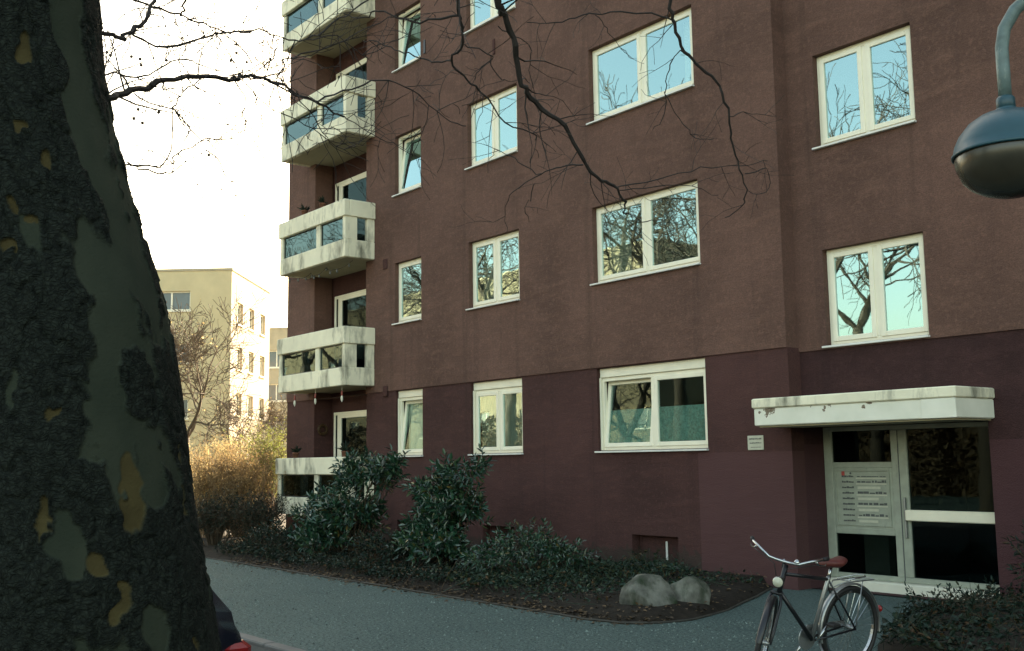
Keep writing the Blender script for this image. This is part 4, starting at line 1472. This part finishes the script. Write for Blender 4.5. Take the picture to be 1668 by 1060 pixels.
# big limbs leave the trunk above the picture and arch over towards the house
top = at(-20, -380, ZT)
lm = MB()
lm.tube([at(-25, -330, ZT), at(30, -480, 4.1), at(180, -560, 4.4), at(400, -520, 5.0), at(620, -400, 5.6), at(800, -300, 6.1), at(1000, -260, 6.6), at(1250, -300, 7.2)], [.15, .13, .115, .10, .085, .07, .05, .025], 9)
lm.tube([at(-40, -480, ZT), at(-80, -800, 4.2), at(-40, -1200, 4.6), at(100, -1700, 5.2)], [.19, .16, .13, .09], 9)
lm.tube([at(-30, -560, ZT), at(-300, -900, 3.8), at(-600, -1100, 3.2)], [.15, .12, .07], 9)
lm.build('limb', 'bark_plane', tree, True)
B = branch
B([(770, -320), (800, -120), (810, 0), (820, 24), (841, 75), (849, 136), (871, 166), (920, 205), (946, 258), (980, 294), (1000, 303), (1018, 330), (1021, 349)], 6.0, 7.4, .026, .006, 40, .40)
B([(1021, 349), (1053, 361), (1081, 356)], 7.4, 7.5, .004, .002, 5, .2)
B([(998, 302), (1030, 301), (1072, 292), (1143, 274), (1205, 270), (1251, 262)], 7.3, 7.6, .005, .0018, 14, .25)
B([(1010, 312), (1060, 305), (1110, 300), (1170, 318)], 7.35, 7.6, .003, .0016, 7, .2)
B([(1020, -270), (1080, -120), (1091, 0), (1098, 38), (1114, 85), (1143, 111), (1171, 141), (1188, 189), (1190, 226), (1202, 264), (1214, 307), (1209, 335), (1181, 354)], 6.6, 7.6, .014, .0032, 19, .30)
B([(1214, 283), (1247, 276), (1254, 302), (1237, 316), (1216, 312)], 7.5, 7.7, .0032, .0018, 4, .15)
B([(1190, 191), (1223, 186), (1265, 189)], 7.3, 7.6, .0035, .0015, 5, .2)
B([(1113, 82), (1103, 87), (1089, 111), (1084, 151), (1105, 193), (1133, 224), (1162, 226)], 7.0, 7.4, .0055, .002, 8, .25)
B([(1084, 151), (1084, 184), (1063, 212)], 7.1, 7.3, .003, .0015, 5, .2)
B([(1098, 38), (1077, 24), (992, 21), (949, 25), (905, 36), (858, 36)], 6.9, 7.1, .0065, .003, 13, .3)
B([(970, 24), (990, 48), (1004, 70), (1030, 95)], 7.0, 7.2, .004, .002, 5, .25)
B([(690, -360), (742, -120), (746, 0), (751, 34), (754, 73), (735, 98), (756, 126), (783, 149), (824, 199), (868, 216), (872, 228)], 5.8, 7.0, .012, .003, 22, .3)
B([(735, 98), (712, 101), (684, 95), (650, 83), (620, 70), (590, 66)], 6.6, 7.0, .006, .003, 13, .3)
B([(754, 73), (803, 90), (780, 115), (774, 132)], 6.6, 6.9, .005, .002, 7, .25)
B([(800, 90), (802, 112), (822, 130), (842, 130)], 6.8, 7.0, .003, .0015, 4, .2)
B([(747, 22), (684, 36), (640, 24), (612, 18), (590, 30), (560, 22)], 6.4, 6.9, .007, .004, 10, .3)
B([(948, 268), (915, 272), (881, 285), (837, 312), (822, 343), (826, 378)], 7.2, 7.6, .006, .002, 8, .28)
B([(881, 285), (845, 262), (824, 250), (805, 243), (797, 262)], 7.3, 7.5, .0035, .0016, 5, .2)
B([(868, 298), (866, 320), (856, 340), (862, 362)], 7.3, 7.5, .003, .0016, 4, .2)
B([(812, 48), (850, 62), (866, 80), (862, 105), (872, 160)], 6.6, 7.2, .004, .0022, 7, .25)
# branches against the sky, leaving the far side of the trunk
B([(40, 230), (120, 180), (172, 162), (215, 152), (270, 130), (320, 125), (380, 129), (400, 124), (440, 132), (480, 152), (520, 168), (560, 190)], 4.15, 6.6, .018, .006, 22, .35)
B([(440, 132), (500, 160), (560, 150), (620, 132), (671, 146), (722, 192), (759, 205)], 5.6, 7.0, .006, .002, 14, .35)
B([(400, 124), (455, 118), (470, 95), (520, 80), (600, 45), (660, 20)], 5.4, 6.8, .005, .003, 13, .35)
B([(395, 128), (420, 160), (470, 190), (520, 215), (570, 250)], 5.4, 6.6, .004, .0018, 13, .35)
B([(60, 90), (160, 55), (190, 60), (218, 50), (250, 12), (256, -40)], 4.2, 4.9, .009, .008, 7, .3)
B([(218, 52), (255, 75), (325, 65), (360, 52), (420, 50), (460, 62), (500, 66), (545, 60), (600, 95)], 4.6, 6.4, .006, .003, 19, .35)
B([(205, -10), (250, 12), (295, 25), (330, 38), (370, 50), (410, 51)], 4.8, 5.6, .006, .004, 13, .3)
B([(305, -30), (300, 10), (295, 26)], 5.0, 5.2, .006, .005, 2, .2)
B([(60, 150), (170, 122), (235, 125), (270, 107), (312, 97), (350, 115), (388, 128)], 4.2, 5.4, .0045, .002, 13, .25)
B([(120, 280), (205, 267), (272, 262), (285, 180), (300, 150), (330, 130)], 4.15, 5.0, .0042, .002, 7, .25)
B([(215, 158), (280, 180), (340, 245), (375, 295), (415, 385)], 4.7, 5.4, .0022, .0012, 7, .2)
B([(205, 266), (240, 276), (277, 282), (285, 268), (282, 258), (320, 230), (380, 225)], 4.5, 5.0, .0022, .0012, 5, .25)
B([(380, 130), (400, 160), (398, 190), (400, 215)], 5.2, 5.4, .0025, .0014, 5, .2)
B([(455, 60), (445, 90), (430, 112)], 5.6, 5.7, .0022, .0014, 4, .2)
B([(560, 190), (600, 215), (640, 235), (690, 262)], 6.6, 7.0, .004, .0016, 13, .35)
B([(480, 152), (520, 205), (545, 240), (600, 262)], 6.0, 6.7, .004, .0016, 13, .35)
B([(500, 66), (540, 40), (590, 8), (640, -20)], 6.0, 6.6, .005, .004, 13, .35)
limb.build('branches', 'branch_dark', tree)
stuff(twigs.build('twigs', 'branch_dark', tree))
for x, y, Z in ((180, 90, 4.8), (214, 92, 4.9), (228, 96, 4.9), (230, 106, 4.9), (271, 98, 5.0), (225, 178, 4.8), (218, 193, 4.8), (232, 200, 4.8), (259, 182, 4.9), (385, 72, 5.4), (385, 86, 5.4), (376, 98, 5.4), (402, 101, 5.5), (458, 516, 7.0), (340, 252, 5.0)):
    if y > 400:
        continue
    c = at(x, y, Z)
    b_ = MB().lathe([(.001, -.008), (.006, -.0055), (.008, 0), (.006, .0055), (.001, .008)], c, 8)
    b_.tube([c + [0, 0, .012], c + [.005, 0, .06], c + [.01, .004, .12]], .0014, 3, False)
    b_.build('seed_ball', 'twig_brown', tree, True)

# ================================================================== STREET LAMP (top right)
lc = at(1644, 246, 5.0)
pole_x, pole_y = lc[0] + .62, lc[1] + .36
lamp = empty('street_lamp', (pole_x, pole_y, 0))
tag(lamp, 'hanging street lamp with blue domed cap on curved arm at the upper right', 'street lamp')
rl = .252
cap = [(.045, .205), (.05, .185), (.12, .172), (.175, .135), (.215, .085), (.238, .035), (.246, .0), (.252, -.004), (.252, -.016), (.240, -.016), (.236, .0)]
MB().lathe(cap, lc, 40).build('cap', 'lamp_blue', lamp, True)
bowl = [(.237, -.010), (.240, -.030), (.234, -.075), (.212, -.125), (.175, -.165), (.125, -.195), (.07, -.212), (.001, -.218)]
MB().lathe(bowl, lc, 40).build('bowl', 'lamp_bowl', lamp, True)
MB().lathe([(.036, .20), (.042, .205), (.042, .25), (.034, .262), (.001, .262)], lc, 20).build('socket', 'lamp_blue', lamp, True)
armp = [lc + [0, 0, .25], lc + [0, 0, .40], lc + [0, 0, .50]]
dxy = np.array([pole_x - lc[0], pole_y - lc[1], 0])
for t_ in np.linspace(0, 1, 11)[1:]:
    a = t_ * math.pi
    armp.append(lc + dxy * (1 - math.cos(a)) / 2 + [0, 0, .50 + .30 * math.sin(a)])
for a_ in (0,):
    MB().tube(armp, .030, 14).build('arm', 'lamp_arm', lamp, True)
pz = armp[-1][2]
MB().tube([(pole_x, pole_y, 0), (pole_x, pole_y, pz + .01)], .048, 16).build('pole', 'lamp_arm', lamp, True)
MB().lathe([(.11, 0), (.11, .03), (.085, .06), (.075, .75), (.055, .80), (.05, .80)], (pole_x, pole_y, 0), 20).build('pole_base', 'lamp_blue', lamp, True)

# ================================================================== BICYCLE
bike = empty('bicycle', (0, 0, 0), local=True)
tag(bike, 'parked black and silver bicycle with brown-red saddle in front of the entrance', 'bicycle')
r0 = at(1378, 1003, 9.0)
f0 = at(1246, 1020, 8.5)
bike.location = (r0[0], r0[1], 0)
head = math.atan2(f0[1] - r0[1], f0[0] - r0[0])
LEAN = math.radians(5)
bike.rotation_euler = (0, 0, 0)
bike.matrix_world = Matrix.Translation((r0[0], r0[1], 0.0)) @ Matrix.Rotation(head, 4, 'Z') @ Matrix.Rotation(-LEAN, 4, 'X')
WR = .345
steer_p, steer_d = np.array([.86, 0, .70]), np.array([-.31, 0, .95]); steer_d = steer_d / np.linalg.norm(steer_d)
ST = math.radians(38)
sm = Matrix.Rotation(ST, 3, Vector(steer_d))
def steer(q):
    return np.array(sm @ Vector(q - steer_p)) + steer_p
def wheel(cx, xf=None):
    tyre = MB().torus((cx, 0, WR), WR - .022, .0225, 1, 44, 8)
    rim = MB().torus((cx, 0, WR), WR - .048, 0, 1, 44, 4, prof=[(-.010, -.013), (.012, -.013), (.012, .013), (-.010, .013)])
    hub = MB().tube([(cx, -.05, WR), (cx, -.018, WR), (cx, .018, WR), (cx, .05, WR)], [.014, .022, .022, .014], 10)
    sp = MB()
    for i in range(28):
        a = i * 2 * math.pi / 28
        a2 = a + (.5 if i % 2 else -.5)
        sd_ = .022 if (i // 2) % 2 else -.022
        sp.tube([(cx + .02 * math.cos(a2), sd_, WR + .02 * math.sin(a2)), (cx + (WR - .05) * math.cos(a), 0, WR + (WR - .05) * math.sin(a))], .0016, 3, False)
    for q in (tyre, rim, hub, sp):
        if xf:
            q.xf(xf)
    wv = tyre.build('wheel', 'rubber', bike, True)
    rim.build('rim', 'chrome', wv); hub.build('hub', 'steel_dull', wv, True); sp.build('spokes', 'chrome', wv)
wheel(0.0)
wheel(1.07, steer)
def fender(cx, a0, a1, mat, xf=None):
    pr = [(0, -.026), (.010, -.018), (.013, 0), (.010, .018), (0, .026), (-.003, .026), (.006, 0), (-.003, -.026)]
    q = MB().torus((cx, 0, WR), WR + .012, 0, 1, 30, 8, a0, a1, prof=pr)
    if xf:
        q.xf(xf)
    q.build('mudguard', mat, bike, True)
fender(0.0, math.radians(-15), math.radians(190), 'steel_dull')
fender(1.07, math.radians(15), math.radians(175), 'black_paint', steer)
fr = MB()
bb = (.45, 0, .29); sc_ = (.27, 0, .76); ht, hb = (.765, 0, .88), (.835, 0, .715)
fr.tube([bb, hb], .018, 10); fr.tube([sc_, (.775, 0, .84)], .015, 10); fr.tube([(.835, 0, .69), (.76, 0, .91)], .021, 10)
for s in (-1, 1):
    fr.tube([(.44, s * .03, .29), (.30, s * .05, .31), (0, s * .062, WR)], .010, 8)
    fr.tube([(.275, s * .016, .75), (.15, s * .045, .56), (0, s * .062, WR)], .008, 8)
fr.build('frame', 'black_paint', bike, True)
MB().tube([bb, sc_, (.262, 0, .78)], [.018, .018, .019], 10).build('seat_tube', 'steel_dull', bike, True)
MB().tube([(.265, 0, .76), (.235, 0, .86)], .013, 10).build('seat_post', 'chrome', bike, True)
sv = MB()
prof_s = [(-.115, .002, .035), (-.11, .070, .045), (-.05, .085, .05), (.02, .060, .045), (.08, .028, .036), (.15, .018, .03), (.165, .003, .022)]
nseg = 12
for i, (dx, hw_, hh) in enumerate(prof_s):
    for j in range(nseg):
        a = 2 * math.pi * j / nseg
        sv.v.append((.225 + dx, hw_ * math.cos(a), .895 + .028 * math.sin(a) * (1 if math.sin(a) > 0 else hh / .03) + (.018 if dx < -.05 else 0)))
for i in range(len(prof_s) - 1):
    for j in range(nseg):
        q = (j + 1) % nseg
        sv.f.append((i * nseg + j, i * nseg + q, i * nseg + nseg + q, i * nseg + nseg + j))
sv.f.append(tuple(range(nseg))); sv.f.append(tuple(range((len(prof_s) - 1) * nseg, len(prof_s) * nseg)))
sv.build('saddle', 'saddle_leather', bike, True)
fk = MB()
for s in (-1, 1):
    fk.tube([(.845, s * .035, .69), (.875, s * .05, .62), (.98, s * .055, .44), (1.07, s * .055, WR)], [.013, .013, .011, .009], 8)
fk.tube([(.845, -.045, .69), (.845, .045, .69)], .016, 8)
fk.xf(steer).build('fork', 'black_paint', bike, True)
MB().tube([(.76, 0, .88), (.745, 0, .93), (.775, 0, .945)], .013, 8).xf(steer).build('stem', 'chrome', bike, True)
hb_ = [(.775, 0, 1.005)]
left = [(.78, .06, .938), (.80, .12, .95), (.77, .20, .99), (.69, .275, 1.01), (.58, .305, 1.005)]
hpts = [tuple([x, -y, z]) for x, y, z in left[::-1]] + [(.785, 0, .938)] + left
hbar = MB().tube(hpts, .0115, 10).xf(steer).build('handlebar', 'chrome', bike, True)
for s in (-1, 1):
    MB().tube([(.665, s * .284, 1.011), (.575, s * .307, 1.005), (.55, s * .309, 1.003)], [.016, .0175, .015], 10).xf(steer).build('grip', 'rubber', hbar, True)
    MB().tube([(.735, s * .240, .99), (.70, s * .26, .965), (.60, s * .30, .948), (.57, s * .305, .953)], [.010, .006, .005, .006], 6).xf(steer).build('brake_lever', 'chrome', hbar, True)
MB().lathe([(.001, .028), (.018, .022), (.026, .006), (.026, 0), (.001, 0)], (.79, .10, .957), 14).xf(steer).build('bell', 'chrome', hbar, True)
hl = MB().lathe([(.001, -.05), (.025, -.045), (.040, -.01), (.044, .03), (.040, .036)], (.90, 0, .80), 16, 0).xf(steer).build('headlight', 'chrome', bike, True)
MB().lathe([(.040, .034), (.03, .046), (.001, .052)], (.90, 0, .80), 16, 0).xf(steer).build('lens', 'plate_white', hl, True)
MB().tube([(.83, 0, .74), (.87, 0, .765), (.89, 0, .79)], .007, 6).xf(steer).build('lamp_bracket', 'steel_dull', bike, True)
MB().tube([(.72, -.255, .965), (.86, -.20, .98), (.90, -.06, .93), (.86, -.02, .80)], .0035, 5).xf(steer).build('brake_cable', 'rubber', hbar, True)
MB().tube([(.72, .255, .965), (.88, .18, .97), (.90, .04, .91), (.85, .02, .78)], .0035, 5).xf(steer).build('brake_cable', 'rubber', hbar, True)
rk = MB()
for s in (-1, 1):
    rk.tube([(.22, s * .02, .70), (.14, s * .06, .735), (-.22, s * .065, .735)], .0055, 6)
    rk.tube([(-.08, s * .062, .73), (0, s * .066, WR + .01)], .005, 6)
rk.tube([(-.22, -.065, .735), (-.24, 0, .735), (-.22, .065, .735)], .0055, 6)
for x in (-.15, -.05, .06):
    rk.tube([(x, -.062, .735), (x, .062, .735)], .0045, 6)
rack = rk.build('carrier', 'steel_dull', bike, True)
MB().tube([(.10, -.05, .75), (-.14, -.045, .765), (-.17, 0, .768), (-.14, .045, .765), (.10, .05, .75)], .0045, 6).build('spring_clamp', 'chrome', rack, True)
tl_ = MB().lathe([(.001, -.02), (.026, -.018), (.03, 0), (.001, .004)], (-.365, 0, .47), 12, 0).build('tail_light', 'red_lens', bike, True)
ck = MB().lathe([(.001, -.004), (.095, -.004), (.098, 0), (.095, .004), (.001, .004)], (.45, -.05, .29), 28, 1)
crk = ck.build('chainring', 'steel_dull', bike)
for s, a in ((-1, -.9), (1, 2.24)):
    ex, ez = .45 + .17 * math.cos(a), .29 + .17 * math.sin(a)
    MB().tube([(.45, s * .06, .29), (ex, s * .075, ez)], .010, 8).build('crank', 'chrome', crk, True)
    MB().box(ex - .045, ex + .045, s * .085, s * .17, ez - .012, ez + .012, .005).build('pedal', 'rubber', crk)
cg = MB()
cg.box(0.0, .46, -.058, -.046, .345, .395, .01); cg.build('chain_guard', 'steel_dull', bike)
MB().tube([(.40, .03, .27), (.38, .16, .04)], .009, 8).build('kickstand', 'steel_dull', bike, True)

# ================================================================== PARKED CAR (behind the tree)
car = empty('parked_car', (0, 0, 0), local=True)
tag(car, 'dark blue parked car with red tail light, mostly hidden behind the plane tree', 'car')
ck_ = at(377, 1054, 5.3)
CZ = ck_[2] + .105                       # height of the tail lamps above the road
car.matrix_world = Matrix.Translation((ck_[0] + .07, ck_[1] - .73, -.105)) @ Matrix.Rotation(math.pi, 4, 'Z')
# stations: x, half width, z values of the side outline (sill, belt, roof edge), roof half width
stn = [(.00, .70, .36, .80, .84, .64), (.03, .795, .28, 1.0, 1.04, .74), (.10, .815, .22, 1.03, 1.16, .74), (.34, .83, .20, 1.0, 1.36, .64), (.62, .845, .20, .94, 1.40, .555), (1.2, .85, .20, .93, 1.44, .56),
       (1.9, .85, .20, .92, 1.42, .55), (2.4, .85, .20, .91, 1.28, .54), (2.85, .84, .20, .90, .95, .60), (3.3, .82, .20, .86, .88, .62), (3.7, .78, .24, .76, .78, .58), (3.88, .66, .34, .60, .62, .5)]
cb = MB()
sec = []
for (x, hw_, zs_, zb_, zr_, rw_) in stn:
    half = [(hw_ * .86, zs_), (hw_ * .98, zs_ + .10), (hw_, (zs_ + zb_) / 2 + .06), (hw_ * .965, zb_), (rw_ * .5 + hw_ * .46, (zb_ + zr_) / 2), (rw_, zr_ - .02 if zr_ - zb_ > .1 else zr_), (rw_ * .6, zr_ + .012)]
    ring_ = [(x, -a, b) for a, b in half] + [(x, a, b) for a, b in half[::-1]]
    sec.append(ring_)
k = len(sec[0])
for r_ in sec:
    cb.v += r_
for i in range(len(sec) - 1):
    for j in range(k):
        q = (j + 1) % k
        cb.f.append((i * k + j, i * k + q, i * k + k + q, i * k + k + j))
cb.f.append(tuple(range(k))); cb.f.append(tuple(range((len(sec) - 1) * k, len(sec) * k)))
body = cb.build('body', 'car_paint', car, True)
bpy.context.view_layer.update()
for s in (-1, 1):
    # lamps wrap the rear corners
    MB().box(.004, .13, s * .66, s * .818, CZ - .16, CZ + .03, .03).build('tail_light', 'red_lens', car)
    MB().box(3.62, 3.80, s * .52, s * .74, .60, .74, .03).build('headlight', 'chrome', car)
    for x, w1, w2 in ((.50, .40, .50), (1.28, .50, .70), (2.02, .34, .40)):
        z0 = .95
        MB().add([(x, s * .838, z0), (x + w2 + .02, s * .838, z0), (x + w2 - .08 + (0 if x < 1.5 else -.12), s * .645, 1.36), (x + .06, s * .645, 1.36),
                  (x, s * .81, z0), (x + w2 + .02, s * .81, z0), (x + w2 - .08 + (0 if x < 1.5 else -.12), s * .62, 1.36), (x + .06, s * .62, 1.36)],
                 [(0, 1, 2, 3), (7, 6, 5, 4), (0, 4, 5, 1), (1, 5, 6, 2), (2, 6, 7, 3), (3, 7, 4, 0)]).build('side_window', 'car_glass', car)
    for x in (.70, 3.10):
        wv = MB().torus((x, s * .76, .30), .215, 0, 1, 28, 6, prof=[(-.04, -.09), (.075, -.085), (.085, 0), (.075, .085), (-.04, .09)])
        wv = wv.build('wheel', 'rubber', car, True)
        MB().lathe([(.001, s * .02), (.06, s * .03), (.15, s * .0), (.185, s * .03), (.185, -s * .06)], (x, s * .80, .30), 24, 1).build('hubcap', 'steel_dull', wv, True)
    MB().box(2.30, 2.42, s * .86, s * 1.0, .93, 1.05, .03).build('wing_mirror', 'car_paint', car)
MB().add([(.125, -.60, 1.19), (.125, .60, 1.19), (.345, .54, 1.375), (.345, -.54, 1.375), (.16, -.60, 1.16), (.16, .60, 1.16), (.37, .54, 1.345), (.37, -.54, 1.345)],
         [(0, 1, 2, 3), (7, 6, 5, 4), (0, 4, 5, 1), (1, 5, 6, 2), (2, 6, 7, 3), (3, 7, 4, 0)]).build('rear_window', 'car_glass', car)
MB().add([(2.83, -.56, .975), (2.83, .56, .975), (2.42, .50, 1.30), (2.42, -.50, 1.30), (2.80, -.56, .945), (2.80, .56, .945), (2.39, .50, 1.27), (2.39, -.50, 1.27)],
         [(0, 1, 2, 3), (7, 6, 5, 4), (0, 4, 5, 1), (1, 5, 6, 2), (2, 6, 7, 3), (3, 7, 4, 0)]).build('windscreen', 'car_glass', car)
MB().box(-.055, .10, -.70, .70, .34, .54, .05).build('bumper', 'black_paint', car)
MB().box(-.02, .04, -.26, .26, .66, .77, .006).build('number_plate', 'plate_white', car)

# ================================================================== ACROSS THE STREET (seen mirrored in the panes)
og = 'bare trees across the street, mirrored in the windows'
spots = [(-17, -19.0, 15.5, .33, 101), (-23, -20.5, 17, .30, 102), (-29, -19.0, 15.5, .30, 103), (-35, -21, 17, .34, 104)]
protos = []
for i, (u, v_, h_, r_, sd_) in enumerate(spots):
    protos.append(bare_tree((u, v_, 0), h_, r_, sd_, ['tall bare street tree opposite the entrance', 'tall bare street tree second along the far pavement', 'tall bare street tree third along the far pavement', 'tall bare street tree fourth along the far pavement'][i], 'bark_street', og, 4, (rg.uniform(-.5, .5), rg.uniform(-.5, .5)), .012, (2, 4), 0, 'street_tree', 'tree', 3, .46))
names = ['fifth', 'sixth', 'seventh', 'eighth', 'ninth', 'tenth', 'eleventh', 'twelfth']
for i, (u, v_, a) in enumerate(((-41, -20, 1.0), (-47, -21.5, 2.2), (-53, -19.5, 3.9), (-60, -21, 5.0), (-38, -27, .4), (-50, -27, 2.9), (-26, -27, 4.4), (-68, -23, 3.0))):
    c = copy_tree(protos[i % 4])
    c.location = (u, v_, 0)
    c.rotation_euler = (0, 0, a)
    c['label'] = 'tall bare street tree %s along the far pavement' % names[i]
wins_o = [(s, s + 1.6, z, z + 1.5) for z in (1.2, 4.1, 7.0, 9.9, 12.8) for s in np.arange(2, 62, 5.2)]
slab_house('ochre_building', (-48, -38), (-1, 0), 62.0, (0, -1), 10.0, 16.0, ['ochre_render', 'ochre_render'], [wins_o, []], 'long ochre apartment house across the street, mirrored in the lower panes')
# tall hedge of brown leaves, added unseen so the panes mirror less sky
hn = 42000
u = RNG.uniform(-75, -6, hn); tt = RNG.uniform(0, 1, hn)
top_ = 4.2 + .8 * (fbm(u * .5, u * 0, 71) - .5) * 2
face = RNG.integers(0, 4, hn)
P = np.stack([u, np.where(face < 3, -29.4 - RNG.uniform(-.1, .25, hn), -29.4 - tt * 1.4), np.where(face == 3, top_ + RNG.normal(size=hn) * .12, .1 + tt * top_)], 1)
ll = RNG.uniform(.14, .26, hn)
V, F = leaves(P, RNG.normal(size=(hn, 3)), ll, ll * .6, .2, six=False)
core = MB().box(-75, -6, -30.8, -29.75, -.1, 3.6)
mb = MB(); mb.v = np.concatenate([V, np.array(core.v)]).tolist(); mb.f = F.tolist() + [tuple(q + len(V) for q in f) for f in core.f]
o = mb.build('hedge', 'hedge_leaf'); o['label'] = 'tall brown hedge added unseen on the far pavement to darken the entrance reflections'; o['category'] = 'hedge'; stuff(o)

# grit on the path
gn = 9000
u = RNG.uniform(-19, -5.2, gn); vv = RNG.uniform(-7.0, -2.6, gn)
ok = (vv < vmin(u) - .03) | ((u > -8.0) & (vv < -1.0))
u, vv = u[ok], vv[ok]; gn = len(u)
sz = RNG.uniform(.004, .012, gn) * np.where(RNG.uniform(size=gn) < .05, 1.8, 1)
Cn = np.stack([u, vv, np.full(gn, .001)], 1)
T4 = np.array([[1, 0, 0], [-.5, .87, 0], [-.5, -.87, 0], [.1, .05, 1.0]])
ang = RNG.uniform(0, 6.283, gn)
Rm = np.stack([np.stack([np.cos(ang), -np.sin(ang), 0 * ang], 1), np.stack([np.sin(ang), np.cos(ang), 0 * ang], 1), np.stack([0 * ang, 0 * ang, 1 + 0 * ang], 1)], 1)
V = (Cn[:, None, :] + np.einsum('nij,kj->nki', Rm, T4) * sz[:, None, None]).reshape(-1, 3)
kk = np.arange(gn)[:, None] * 4
F = np.concatenate([kk + np.array([0, 1, 3]), kk + np.array([1, 2, 3]), kk + np.array([2, 0, 3])])
mb = MB(); mb.v = V; mb.f = F.tolist()
o = mb.build('grit', 'grit_stone'); o['label'] = 'loose grit and small stones scattered over the path'; o['category'] = 'gravel'; stuff(o)
